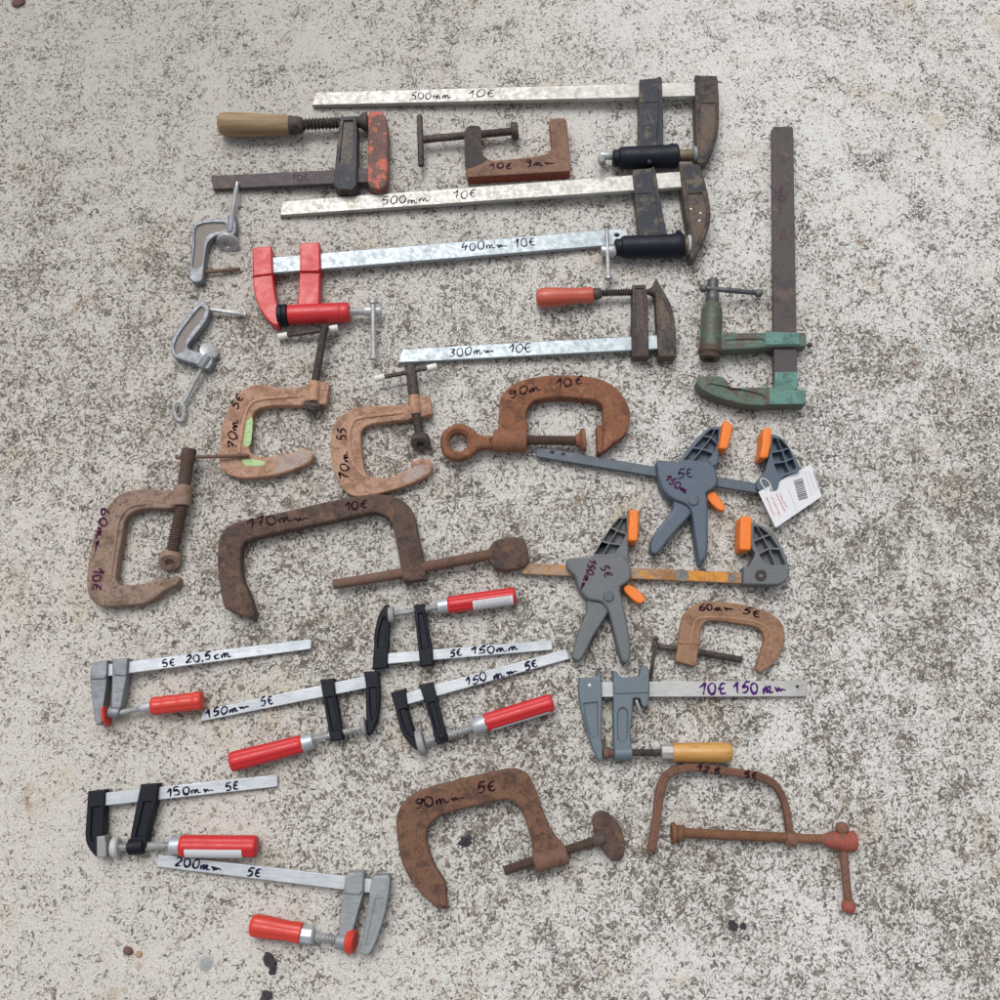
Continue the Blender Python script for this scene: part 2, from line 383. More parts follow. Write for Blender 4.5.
M['rust_ochre'] = worn('rust_ochre', C(130,92,66), C(110,78,58), C(84,64,52), .5, 70, .8, .1, .4)
def ink(name, c):
    t = NT(name); t.b.inputs['Base Color'].default_value = c; t.b.inputs['Roughness'].default_value = .7; t.b.inputs['Specular IOR Level'].default_value = .15; return t.mat
M['ink'] = ink('marker_ink', C(26,20,52)); M['ink_dark'] = ink('marker_ink_dark', C(40,18,26)); M['ink_violet'] = ink('marker_ink_violet', C(74,28,104))
M['ink_faint'] = ink('marker_ink_faint', C(74,48,62)); M['print_black'] = ink('print_black', C(44,44,48)); M['print_red'] = ink('print_red', C(214,120,116))
M['print_grey'] = ink('print_grey', C(170,172,178)); M['ink_magenta'] = ink('marker_ink_magenta', C(72,22,62))

# ------------------------------------------------------------------ hand lettering: strokes, y up, height 1
GL = {'0': (.62, [[(.32,.98),(.1,.8),(.03,.45),(.14,.1),(.33,.02),(.52,.2),(.56,.6),(.45,.9),(.28,.97)]]),
      '1': (.5, [[(.02,.62),(.2,.82),(.36,1.),(.34,.5),(.3,.0)]]),
      '2': (.6, [[(.06,.78),(.2,.98),(.42,.95),(.46,.7),(.25,.3),(.04,.04),(.3,.06),(.56,.05)]]),
      '3': (.55, [[(.08,.92),(.35,.98),(.42,.78),(.2,.55),(.45,.4),(.42,.1),(.05,.02)]]),
      '4': (.6, [[(.2,.98),(.04,.42),(.3,.42),(.56,.46)],[(.42,.75),(.38,.3),(.36,-.05)]]),
      '5': (.6, [[(.16,.95),(.1,.72),(.08,.52),(.3,.58),(.46,.4),(.42,.12),(.22,.0),(.02,.06)],[(.16,.96),(.34,.97),(.54,1.)]]),
      '6': (.58, [[(.42,.98),(.16,.72),(.05,.35),(.18,.03),(.42,.05),(.5,.3),(.34,.46),(.1,.34)]]),
      '7': (.56, [[(.04,.9),(.28,.94),(.5,.98),(.36,.5),(.24,.0)],[(.14,.5),(.48,.54)]]),
      '9': (.56, [[(.46,.86),(.2,.95),(.06,.72),(.22,.5),(.44,.66),(.48,.9),(.44,.4),(.3,.02),(.08,.06)]]),
      'm': (.86, [[(.04,.4),(.08,.02),(.14,.34),(.3,.44),(.34,.04),(.42,.36),(.56,.42),(.6,.06),(.7,.03),(.86,.1)]]),
      '~': (.9, [[(.0,.3),(.14,.36),(.22,.1),(.34,.32),(.46,.12),(.6,.24),(.9,.16)]]),
      'c': (.5, [[(.42,.42),(.18,.46),(.06,.24),(.16,.02),(.42,.06)]]),
      '€': (.6, [[(.52,.86),(.3,.92),(.12,.6),(.12,.28),(.3,.04),(.54,.12)],[(.0,.46),(.22,.48),(.42,.5)]]),
      'G': (.6, [[(.5,.84),(.28,.92),(.1,.6),(.1,.26),(.28,.04),(.5,.12),(.5,.36),(.26,.4)]]),
      ',': (.24, [[(.12,.14),(.12,.0),(.04,-.18)]]), '.': (.24, [[(.06,.06),(.1,.1),(.14,.04)]]), ' ': (.45, [])}
def write(parent, k, items, z, mat='ink', w=1.5, name='marker_writing'):
    """items: (text, start, end, height) along a baseline, in frame k"""
    rnd = random.Random(int(abs(parent['_o'][0])*1e4)); cnt = 0
    for text, A, B, h in items:
        m = MB()
        adv = sum(GL[c][0]+.12 for c in text)
        dx, dy = B[0]-A[0], B[1]-A[1]; L = math.hypot(dx, dy); ux, uy = dx/L, dy/L; nx, ny = uy, -ux   # up = left of reading direction seen on screen
        sx = L/adv; x = 0
        for c in text:
            wd, strokes = GL[c]; jy = rnd.uniform(-.06, .06); hs = rnd.uniform(.92, 1.08); sl = rnd.uniform(-.05, .18); jy += rnd.uniform(-.05, .05)
            for st in strokes:
                cnt += 1
                pp = sm_open([(p[0]+p[1]*sl+rnd.uniform(-.035,.035), p[1]*hs+jy+rnd.uniform(-.035,.035)) for p in st], 5)
                W3 = []
                for p in pp:
                    gx, gy = (x+p[0])*sx, p[1]*h
                    q = px(k, (A[0]+ux*gx+nx*gy, A[1]+uy*gx+ny*gy))
                    W3.append(P(q, zz(z, q)+.00025+cnt*.000004))
                n = len(W3); Lr = []; Rr = []
                for i, p in enumerate(W3):
                    t = W3[min(i+1, n-1)]-W3[max(i-1, 0)]; t.z = 0
                    t = t.normalized() if t.length > 1e-9 else Vector((1,0,0))
                    hw = w*.00062*(1.1-.45*abs(2*i/(n-1)-.9))*rnd.uniform(.82, 1.12)*(1+.55*mnoise.noise(p*260))
                    s_ = Vector((-t.y, t.x, 0))*hw; Lr.append(p+s_); Rr.append(p-s_)
                a = m.ring(Rr); b = m.ring(Lr)
                for i in range(n-1): m.face((a[i], a[i+1], b[i+1], b[i]))
            x += wd+.12
        m.build(name, M[mat], parent)
def part(parent, name, mat, fn, **kw):
    m = MB(); fn(m); return m.build(name, mat if isinstance(mat, (list, tuple)) else M[mat], parent, **kw)

# ------------------------------------------------------------------ the ground: weathered exposed-aggregate concrete
def ground():
    t = NT('weathered_concrete'); co = t.coords(False)
    sp = t.n('SeparateXYZ'); t.l(co, sp.inputs[0]); X, Y = sp.outputs[0], sp.outputs[1]
    big = t.noise(co, 2.6, 4, .55, .4); mid = t.noise(co, 13, 4, .6, .6); mid2 = t.noise(co, 34, 3, .6, .4)
    g1 = t.noise(co, 158, 2.5, .6, 1.5); g2 = t.noise(co, 290, 2.5, .6, 1.0); g3 = t.noise(co, 75, 4, .7, 1.0); fine = t.noise(co, 600, 3, .75)
    # wear: where the cement skin is lost more dark grains show (less at lower left and along the left edge, more to the right)
    corner = t.math('ADD', X, Y)
    wc = t.rng(corner, -1.05, -.45, -.062, .006); wt = t.rng(Y, .1, .62, .012, -.03)
    wear = t.math('ADD', t.math('ADD', wc, wt), t.math('ADD', t.math('MULTIPLY', t.math('SUBTRACT', mid, .5), .26), t.math('MULTIPLY', t.math('SUBTRACT', mid2, .5), .2)))
    wear = t.math('ADD', wear, t.math('MULTIPLY', t.math('SUBTRACT', big, .5), .10))
    v1 = t.math('ADD', g1, wear); v2 = t.math('ADD', g2, wear); v3 = t.math('ADD', t.math('ADD', g3, wear), t.rng(Y, .25, -.3, -.03, .025))
    m0 = t.rng(v1, .45, .60); m1 = t.rng(v1, .555, .60); m2 = t.rng(v2, .52, .60); m3 = t.rng(v3, .66, .70)
    cr = t.rng(X, -.6, .5)
    base = t.mix(cr, C(207,201,192), C(227,226,222))
    base = t.mix(t.rng(big, .35, .7, 0, .4), base, C(204,199,190))
    base = t.mix(t.rng(fine, .42, .66, 0, .6), base, C(242,241,238))
    base = t.mix(t.rng(fine, .5, .3, 0, .55), base, C(156,152,144))
    base = t.mix(t.rng(t.noise(co, 9, 4, .6, .6), .56, .72, 0, .55), base, C(202,186,160))
    base = t.mix(t.rng(t.noise(co, 21, 4, .65, .8), .6, .72, 0, .4), base, C(196,180,164))
    up = t.math('MULTIPLY', t.rng(Y, .0, .8, 0, .7), t.rng(X, .35, -.6)); base = t.mix(up, base, C(184,182,174))
    tone = t.mix(t.rng(t.noise(co, 70, 3, .6), .38, .62), C(124,114,103), C(78,72,68))
    tone = t.mix(t.rng(t.noise(co, 40, 2, .5), .55, .68, 0, .5), tone, C(116,98,92))
    col = t.mix(t.math('MULTIPLY', m0, .3), base, C(146,141,132))
    col = t.mix(t.math('MULTIPLY', m2, .6), col, C(128,119,106))
    col = t.mix(t.math('MULTIPLY', m1, .86), col, tone)
    col = t.mix(t.math('MULTIPLY', m3, .8), col, t.mix(t.rng(mid2, .42, .58), C(80,74,74), C(116,98,86)))
    # pebbles in the mix
    vo = t.n('TexVoronoi'); vo.inputs['Scale'].default_value = 62; t.l(co, vo.inputs['Vector'])
    sc = t.n('SeparateColor'); t.l(vo.outputs['Color'], sc.inputs[0])
    peb = t.math('MULTIPLY', t.rng(vo.outputs['Distance'], .26, .20), t.rng(sc.outputs[0], .86, .87))
    pc = t.mix(sc.outputs[1], C(176,170,160), C(150,122,100)); col = t.mix(t.math('MULTIPLY', peb, .55), col, pc)
    # rust and lichen stains
    st = t.rng(t.noise(co, 15, 6, .75, 1.), .60, .72, 0, .6); col = t.mix(st, col, C(166,134,100))
    st = t.rng(t.noise(co, 24, 6, .75, 1.5), .64, .72, 0, .6); col = t.mix(st, col, C(112,92,82))
    t.l(col, t.b.inputs['Base Color']); t.b.inputs['Roughness'].default_value = .85; t.b.inputs['Specular IOR Level'].default_value = .3
    inv = t.math('SUBTRACT', 1., m1); inv3 = t.math('SUBTRACT', 1., m3)
    p = t.bump(inv, .6, .0018); p = t.bump(inv3, .6, .0022, p); p = t.bump(fine, .6, .0012, p); t.bump(g2, .5, .0016, p)
    return t.mat
m = MB()
N = 24
for j in range(N+1):
    for i in range(N+1):
        m.v.append((-6+12*i/N, -6+12*j/N, -.0002))
for j in range(N):
    for i in range(N):
        a = j*(N+1)+i; m.face((a, a+1, a+N+2, a+N+1))
g = m.build('concrete_ground', ground(), None, (0,0,0)); g.o['kind'] = 'structure'

FG = 'F-shaped bar clamps laid out on the concrete'; CG = 'C-shaped screw clamps laid out on the concrete'
# ================================================================== 1  long clamp, top row
c = thing('bar_clamp', 'topmost long steel bar clamp with a round dark barrel and a brown fixed jaw', 'PX', (680,100), FG)
zf = ramp((315,98), 9, (640,90), 21)
def f(m): m.plate('PX', [(315.5,92),(312,105),(640,97.3),(696,96),(696,81.2),(640,83.3)], lambda q: zf(q)-8, zf, 1.0)
bar = part(c, 'bar', 'steel_stained', f)
def f(m):
    m.plate('T2', [(355,66),(485,54),(492,240),(478,545),(350,545),(352,300)], 6, 28, 1.4)
    m.plate('T2', [(470,54),(498,42),(514,55),(524,300),(524,545),(468,545)], 3, 24, 1.5)
    m.plate('T2', [(358,70),(482,58),(486,225),(358,232)], 20, 29.2, 1.)
part(c, 'sliding_arm', 'navy_worn', f)
def f(m):
    m.plate('T2', sm([(752,32),(775,35),(910,38),(918,120),(923,220),(920,420),(885,560),(840,640),(800,668),(768,650),(762,520),(752,280)], 4, (0,1,2)), 3, 26, 2.2,
            rec=[(sm([(790,235),(895,228),(900,330),(895,430),(865,540),(820,610),(790,600),(782,420)], 4, (0,1)), 1.6)])
part(c, 'fixed_jaw', 'brown_worn', f)
def f(m): m.lathe('T2', (160,632), (627,615), 18, 18, [(0,48),(.02,58),(.09,60),(.10,70),(.13,78),(.86,80),(.88,86),(.98,86),(1,78)], n=32); m.ball('T2', (590,545), 26, 22); m.ball('T2', (425,655), 31, 20, .5)
part(c, 'barrel', 'black_paint', f)
part(c, 'spindle', 'bronze', lambda m: m.cyl('T2', (620,612), (738,610), 18, 18, 42))
part(c, 'pressure_pad', 'alloy_light', lambda m: m.cyl('T2', (735,606), (762,605), 18, 18, 60))
def f(m): m.cyl('T2', (70,612), (162,612), 18, 18, 30)
part(c, 'spindle_end', 'zinc_screw', f)
def f(m): m.lathe('T2', (84,645), (84,632), 2, 48, [(0,26),(.06,28),(.1,16),(.88,16),(.92,28),(1,20)], n=16)
part(c, 'tommy_bar', 'zinc_screw', f)
write(c, 'PX', [('500mm', (411,100), (452,98), 7), ('10€', (468,98), (496,96.5), 7)], zf, 'ink', 1.3)

# ================================================================== 2  wooden handled clamp, top left
c = thing('bar_clamp', 'bar clamp with worn bare wooden handle, dark bar and flaking red jaw', 'Q1', (700,400), FG)
part(c, 'handle', 'old_wood', lambda m: m.lathe('Q1', (154,258), (442,262), 19, 19, [(0,22),(.02,36),(.07,45),(.2,48),(.45,46),(.7,42),(.85,39),(.95,40),(.99,38),(1,30)], n=32))
part(c, 'ferrule', 'dark_iron', lambda m: m.lathe('Q1', (438,262), (492,260), 19, 19, [(0,38),(.05,38),(.85,32),(1,28)]))
part(c, 'screw', 'dark_iron', lambda m: m.thread('Q1', (485,258), (650,250), 19, 18, 24, 5.2, 2.6))
part(c, 'pressure_pad', 'dark_iron', lambda m: m.lathe('Q1', (700,250), (752,246), 18, 18, [(0,18),(.3,22),(.7,36),(.95,38),(1,34)]))
zf = ramp((125,490), 9, (620,470), 17)
bz = ramp(px('Q1',(125,490)), 9, px('Q1',(620,470)), 17)
part(c, 'bar', 'purple_bar', lambda m: m.plate('Q1', [(124,462),(760,432),(760,487),(132,516)], lambda q: bz(q)-8, bz, 1.2))
def f(m):
    m.plate('Q1', sm([(640,226),(705,222),(709,320),(707,440),(706,500),(690,518),(635,518),(614,500),(618,440),(628,340)], 3, (0,1,4,5,6,7)), 3, 27, 1.6,
            rec=[([(652,240),(694,238),(698,320),(688,415),(634,415),(644,320)], 3)])
part(c, 'sliding_arm', 'navy_worn', f)
part(c, 'fixed_jaw', 'red_flake', lambda m: m.plate('Q1', sm([(752,215),(775,203),(810,208),(828,240),(832,300),(830,480),(820,505),(795,516),(762,508),(750,480),(752,300)], 4), 3, 26, 3, jit=.3))
write(c, 'Q1', [('10€', (448,482), (520,478), 26)], bz, 'ink_faint', 1.2)

# ================================================================== 3  square G clamp
c = thing('c_clamp', 'square-cornered screw clamp, dark left leg, brown body, orange underside', 'Q2', (600,500), CG)
def f(m):
    m.plate('Q2', sm([(395,300),(450,297),(460,310),(462,400),(478,440),(520,456),(740,430),(772,410),(780,380),(771,275),(785,265),(840,262),(848,275),(862,420),(866,504),(400,532),(388,480),(384,330)], 4, (0,1,9,10,11,14,15)), 0, 21, 1.6, jit=.25, side=1)
    m.mi = 0
    m.mi = 2; m.plate('Q2', sm([(398,303),(448,300),(457,320),(459,400),(472,438),(490,452),(440,480),(396,492),(387,470),(387,340)], 4), 20.4, 21.5, .5, jit=.6)
part(c, 'frame', [M['block_face'], M['block_side'], M['block_dark']], f)
part(c, 'screw', 'dark_iron', lambda m: (m.cyl('Q2', (196,362), (390,343), 17, 17, 17), m.thread('Q2', (455,338), (605,324), 16, 16, 18, 2.2, .6)))
part(c, 'screw_pad', 'dark_iron', lambda m: m.cyl('Q2', (597,325), (627,323), 16, 16, 40))
part(c, 'tommy_bar', 'dark_iron', lambda m: m.cyl('Q2', (180,252), (187,484), 20, 16, 14, e=.4))
write(c, 'Q2', [('10€', (500,498), (605,490), 26), ('9m~', (665,484), (795,474), 30)], 21, 'ink_dark', 1.9)

# ================================================================== 4  second long clamp
c = thing('bar_clamp', 'second long steel bar clamp, navy and brown arms, black barrel, silver tommy bar', 'PX', (660,190), FG)
zf = ramp((281,208), 9, (640,180), 22)
part(c, 'bar', 'steel_stained', lambda m: m.plate('PX', [(282,201),(280,215.3),(684,187),(684,171)], lambda q: zf(q)-8, zf, 1.0))
def f(m):
    m.plate('Q3', [(362,548),(460,540),(472,620),(498,885),(400,888),(374,650)], 6, 28, 1.4)
    m.plate('Q3', [(450,540),(470,530),(480,560),(502,700),(538,880),(488,885),(465,640)], 3, 24, 1.4)
    m.plate('Q3', [(364,552),(456,544),(468,660),(378,670)], 20, 29.2, 1.)
part(c, 'sliding_arm', 'navy_worn', f)
def f(m):
    m.mi = 0
    m.plate('Q3', sm([(597,518),(700,520),(730,620),(753,740),(750,820),(720,900),(680,980),(660,994),(650,970),(643,850),(618,700)], 4, (0,1)), 3, 27, 2.4,
            rec=[(sm([(634,668),(714,660),(733,740),(728,820),(695,900),(668,950),(658,850)], 4, (0,1)), 1.8)])
    m.mi = 1; m.plate('Q3', [(622,524),(697,524),(724,622),(728,650),(636,660)], 20, 28, 1.)
fj = part(c, 'fixed_jaw', [M['brown_worn'], M['navy_worn']], f)
def f(m):
    for p in ((655,745),(702,765),(697,803)): m.ball('Q3', p, 25.6, 6, .4)
m_ = part(fj, 'paint_drop', 'white_tip', f)
def f(m): m.lathe('Q3', (273,937), (617,928), 18, 18, [(0,34),(.02,42),(.09,43),(.1,50),(.14,56),(.84,58),(.86,62),(.97,62),(1,56)], n=32); m.ball('Q5', (740,205), 26, 20)
part(c, 'barrel', 'black_paint', f)
part(c, 'spindle', 'bronze', lambda m: m.cyl('Q3', (612,925), (640,925), 18, 18, 38))
part(c, 'pressure_pad', 'cap_pale', lambda m: m.cyl('Q3', (636,925), (652,925), 18, 18, 50))
part(c, 'spindle_end', 'zinc_screw', lambda m: m.cyl('Q5', (255,318), (350,316), 18, 18, 34))
part(c, 'tommy_bar', 'zinc_screw', lambda m: m.lathe('Q5', (291,146), (303,502), 30, 16, [(0,16),(.03,27),(.07,24),(.09,13),(.91,13),(.93,24),(.97,27),(1,16)], n=16))
write(c, 'PX', [('500mm', (382,205), (430,201), 7.5), ('10€', (453,199), (478,197), 7.5)], zf, 'ink', 1.4)

# ================================================================== 5  red 400 clamp
c = thing('bar_clamp', 'long zinc bar clamp with bright red painted arms and red barrel', 'PX', (300,280), FG)
zf = ramp((275,265), 20, (627,236), 9)
part(c, 'bar', 'zinc', lambda m: m.plate('PX', [(262,258),(262,274),(275,272.8),(629,243.5),(626.5,228)], lambda q: zf(q)-7, zf, .9, holes=[circ((617,235),2.6,1.9,16)]))
def f(m):
    m.plate('Q4', sm([(385,72),(462,68),(468,180),(480,280),(494,330),(494,390),(470,392),(430,350),(397,280),(386,190)], 4, (0,1)), 3, 24, 1.6)
    m.plate('Q4', [(384,72),(463,67),(468,182),(388,192)], 3, 27, 1.6)
part(c, 'fixed_jaw', 'red_paint', f)
def f(m):
    m.plate('Q4', [(583,60),(662,50),(666,165),(662,320),(572,320),(582,170)], 4, 23, 1.6)
    m.plate('Q4', [(583,55),(663,50),(667,160),(660,172),(583,172)], 3, 27, 1.6)
part(c, 'sliding_arm', 'red_paint', f)
part(c, 'barrel', 'red_paint', lambda m: m.lathe('Q4', (533,354), (792,343), 17, 17, [(0,36),(.02,42),(.83,42),(.835,40.5),(.845,42),(.95,42),(.985,38),(1,30)], n=32))
part(c, 'collar', 'black_plastic', lambda m: m.lathe('Q4', (491,357), (535,354), 17, 17, [(0,40),(.1,46),(.45,46),(.5,43),(.55,46),(.9,46),(1,40)], n=32))
part(c, 'spindle', 'zinc_screw', lambda m: (m.thread('Q4', (785,341), (855,339), 17, 17, 17, 3, 1.), m.cyl('Q4', (850,338), (923,337), 17, 17, 21)))
part(c, 'tommy_bar', 'zinc_screw', lambda m: m.lathe('Q4', (888,288), (890,542), 26, 12, [(0,12),(.02,18),(.07,18),(.09,11),(.91,11),(.93,18),(.98,18),(1,12)], n=16))
write(c, 'PX', [('400m~', (461,251), (508,247), 8), ('10€', (514,247), (537,245.3), 8)], zf, 'ink', 1.5)

# ================================================================== 6  300 clamp, red wooden handle
c = thing('bar_clamp', 'bar clamp with small red wooden handle, dark rusty arms and pale steel bar', 'PX', (650,340), FG)
zf = ramp((400,356), 9, (632,342), 17)
part(c, 'bar', 'zinc', lambda m: m.plate('PX', [(402.5,349),(398,362.5),(664,348.5),(664,334.5)], lambda q: zf(q)-6, zf, .9))
part(c, 'handle', 'red_wood', lambda m: m.lathe('Q8', (488,119), (667,109), 16, 16, [(0,14),(.02,24),(.08,29),(.2,31),(.4,29),(.6,25.5),(.78,24),(.92,26),(.98,25),(1,19)], n=32))
part(c, 'ferrule', 'dark_iron', lambda m: m.lathe('Q5', (203,590), (258,583), 16, 16, [(0,38),(.7,36),(1,30)]))
part(c, 'screw', 'dark_iron', lambda m: m.thread('Q5', (250,583), (460,577), 16, 16, 25, 3.6, 2.))
def f(m):
    m.plate('Q5', [(453,530),(536,527),(546,600),(556,940),(560,975),(455,978),(450,940),(447,820),(453,700)], 3, 23, 1.4, rec=[([(468,550),(522,548),(535,800),(470,800)], 2)])
part(c, 'sliding_arm', 'dark_iron', f)
part(c, 'fixed_jaw', 'brown_worn', lambda m: m.plate('Q5', [(588,510),(604,488),(650,570),(690,640),(712,720),(724,820),(730,940),(728,975),(622,978),(614,940),(604,740),(598,600)], 3, 23, 1.6,
     rec=[([(618,600),(650,620),(690,720),(700,810),(630,815),(618,720)], 1.5)]))
part(c, 'pressure_pad', 'dark_iron', lambda m: m.lathe('Q5', (535,575), (596,572), 16, 16, [(0,16),(.4,20),(.8,38),(1,38)]))
write(c, 'PX', [('300m~', (449,357), (495,353), 8.5), ('10€', (508,353.5), (533,352), 9)], zf, 'ink', 1.5)
# ================================================================== 7  green clamp, upright on the right
c = thing('bar_clamp', 'old green painted bar clamp with its dark bar pointing up the right side', 'PX', (780,390), FG)
zf = ramp((783,127), 11, (785,390), 22)
part(c, 'bar', 'purple_bar', lambda m: m.plate('PX', [(772.3,128.5),(774,126.5),(792,126.5),(793.3,128.5),(797.5,392),(774.5,392)], lambda q: zf(q)-9, zf, 1.))
def f(m):
    m.mi = 0
    m.plate('Q7', sm([(160,722),(175,690),(240,680),(310,686),(342,715),(362,745),(480,748),(600,745),(803,765),(798,850),(575,852),(545,857),(420,845),(300,812),(205,770)], 4, (8,9)), 4, 28, 2.2, side=2,
        rec=[(sm([(225,725),(330,742),(480,772),(550,792),(562,826),(538,845),(400,826),(270,782)], 4), 2.5)])
    m.mi = 1; m.plate('Q7', [(585,752),(798,770),(794,846),(585,848)], 26, 29.3, 1.)
    m.plate('Q7', [(618,658),(750,657),(752,760),(616,758)], 12, 24, 1.)
part(c, 'fixed_jaw', [M['green_old'], M['green_teal'], M['green_grease']], f)
def f(m):
    m.mi = 0
    m.plate('Q7', [(270,430),(560,425),(570,418),(792,425),(804,440),(804,505),(610,508),(480,520),(270,530)], 5, 27, 2.2, side=2, rec=[(sm([(330,470),(540,462),(560,485),(420,495),(330,505)],4), 2.)])
    m.mi = 1; m.plate('Q7', [(565,424),(762,428),(766,495),(560,498)], 25, 28.6, 1.)
part(c, 'sliding_arm', [M['green_old'], M['green_teal'], M['green_grease']], f)
part(c, 'locking_pin', 'dark_iron', lambda m: m.ball('Q7', (820,500), 12, 16))
def f(m):
    m.lathe('Q7', (248,245), (238,530), 19, 19, [(0,34),(.05,44),(.16,58),(.22,62),(.8,64),(.9,64),(1,60)], n=32)
part(c, 'barrel', 'green_grease', f)
part(c, 'spindle_foot', 'rust_screw', lambda m: m.lathe('Q7', (238,515), (232,585), 19, 19, [(0,62),(.1,69),(.5,69),(.55,62),(.95,58),(1,52),(1.0,30),(.8,24)], n=28))
part(c, 'spindle', 'gunmetal', lambda m: (m.cyl('Q7', (253,118), (250,200), 19, 19, 33), m.cyl('Q7', (250,195), (248,250), 19, 19, 38)))
part(c, 'tommy_bar', 'gunmetal', lambda m: (m.cyl('Q7', (195,165), (522,195), 26, 14, 15), m.ball('Q7', (520,196), 14, 26), m.ball('Q7', (198,168), 26, 24)))
write(c, 'Q6', [('40~', (612,420), (618,600), 40), ('10', (620,680), (622,760), 40)], zf, 'ink_faint', 1.1)
# ================================================================== 8, 9  small cast alloy clamps
c = thing('c_clamp', 'small grey alloy clamp, the upper one, screw pointing up under the dark bar', 'Q1', (80,760), CG)
part(c, 'frame', [M['alloy'], M['alloy_dirt']], lambda m: m.plate('Q1', sm([(50,672),(62,650),(90,640),(205,631),(222,642),(222,690),(205,698),(150,700),(118,722),(107,745),(98,800),(92,860),(85,882),(60,889),(38,872),(38,830),(46,760)], 4), 2, 15, 1.6,
     rec=[(sm([(68,660),(176,648),(184,676),(120,696),(100,722),(86,824),(50,828),(56,740)], 4), 3, 1)]))
part(c, 'screw', 'zinc_screw', lambda m: (m.cyl('Q1', (230,488), (226,515), 16, 14, 7), m.thread('Q1', (226,512), (206,640), 14, 10, 10, 1.8, .5), m.cyl('Q1', (206,640), (198,715), 10, 9, 13)))
part(c, 'boss', 'alloy', lambda m: m.cyl('Q1', (210,628), (203,695), 10, 10, 19))
part(c, 'screw_pad', 'zinc_screw', lambda m: m.lathe('Q1', (197,712), (189,738), 6, 12, [(0,14),(.3,38),(.6,46),(.9,44),(1,38),(1,16),(.8,12)]))
part(c, 'fixed_pin', 'rust_brown', lambda m: m.cyl('Q1', (90,850), (242,836), 8, 5, 8))
c = thing('c_clamp', 'small grey alloy clamp, the lower one, with loop-ended screw at bottom', 'Q4', (100,480), CG)
part(c, 'frame', [M['alloy'], M['alloy_dirt']], lambda m: m.plate('Q4', sm([(170,297),(192,300),(206,330),(190,380),(122,468),(115,490),(150,505),(185,510),(217,522),(215,560),(195,580),(160,562),(70,535),(50,520),(44,485),(60,430),(140,322)], 4), 2, 17, 1.6,
     rec=[(sm([(166,318),(188,332),(174,370),(114,452),(104,494),(70,516),(56,484),(82,425)], 4), 3, 1)]))
part(c, 'fixed_pin', 'zinc_screw', lambda m: (m.cyl('Q4', (200,330), (352,352), 12, 6, 9), m.ball('Q4', (354,352), 6, 10)))
part(c, 'screw_pad', 'zinc_screw', lambda m: m.lathe('Q4', (200,520), (206,500), 3, 13, [(0,14),(.3,36),(.6,40),(.9,38),(1,30)]))
part(c, 'screw', 'zinc_screw', lambda m: m.thread('Q4', (188,550), (98,722), 13, 8, 10, 1.8, .5))
part(c, 'boss', 'alloy', lambda m: m.cyl('Q4', (205,528), (170,578), 13, 13, 22))
part(c, 'eye', 'zinc_screw', lambda m: m.sweep('Q4', sm_open([(92,722,9),(66,720,9),(58,750,8),(72,788,6),(92,792,6),(100,765,7),(98,735,9),(80,716,10)], 4), 8))

# ================================================================== 10  peach clamp with green paint
c = thing('c_clamp', 'peach painted screw clamp with pale green paint and a grey smeared tip', 'R1', (600,250), CG)
def f(m):
    m.plate('R1', sm([(872,60),(800,68),(740,62),(700,55),(660,60),(615,85),(575,140),(550,200),(540,280),(535,340),(545,380),(580,405),(640,415),(740,405),(820,385),(880,355),(897,325),(885,308),(850,304),(810,318),(720,335),(665,325),(650,300),(655,230),(665,170),(690,147),(740,136),(872,130)], 4, (0,26)), 1, 15, 2., jit=.35)
    m.plate('R1', [(872,52),(950,44),(958,56),(948,125),(940,131),(868,131)], 1, 18, 1.5, jit=.3)
    m.sweep('R1', sm_open([(612,320,14.5),(618,270,14.8),(632,190,15),(650,140,15),(690,114,15),(800,103,15),(850,102,14)], 5), 7)
    m.cyl('Q4', (645,632), (640,715), 17, 17, 22)
fr = part(c, 'frame', 'peach', f)
part(fr, 'paint_stain', 'green_patch', lambda m: (m.plate('R1', sm([(640,200),(660,182),(664,200),(655,285),(632,292),(634,240)],4), 14.6, 15.3, .2, jit=.4)))
part(fr, 'paint_stain', 'green_patch', lambda m: (m.plate('R1', sm([(625,344),(670,345),(712,352),(700,365),(640,368)],4), 14.6, 15.3, .2, jit=.8)))
part(fr, 'cement_smear', 'cement_patch', lambda m: m.plate('R1', sm([(750,338),(812,325),(850,312),(880,314),(890,326),(875,350),(820,378),(745,396),(765,360)],4), 14.6, 15.25, .2, jit=1.))
part(c, 'screw', 'dark_iron', lambda m: m.thread('Q4', (688,398), (645,640), 24, 18, 17, 2.4, .5))
part(c, 'screw_pad', 'dark_iron', lambda m: m.lathe('Q4', (640,712), (636,742), 16, 10, [(0,26),(.3,40),(.8,42),(1,34)]))
tb = part(c, 'tommy_bar', 'dark_iron', lambda m: m.cyl('Q4', (500,443), (740,408), 10, 16, 10))
part(tb, 'white_end', 'white_tip', lambda m: m.cyl('Q4', (492,445), (532,438), 10, 11, 14))
part(tb, 'white_end', 'white_tip', lambda m: m.cyl('Q4', (698,414), (742,407), 15, 16, 14))
write(c, 'R1', [('70m', (600,305), (604,185), 34), ('5€', (600,152), (634,98), 34)], 15.3, 'ink_dark', 1.9)
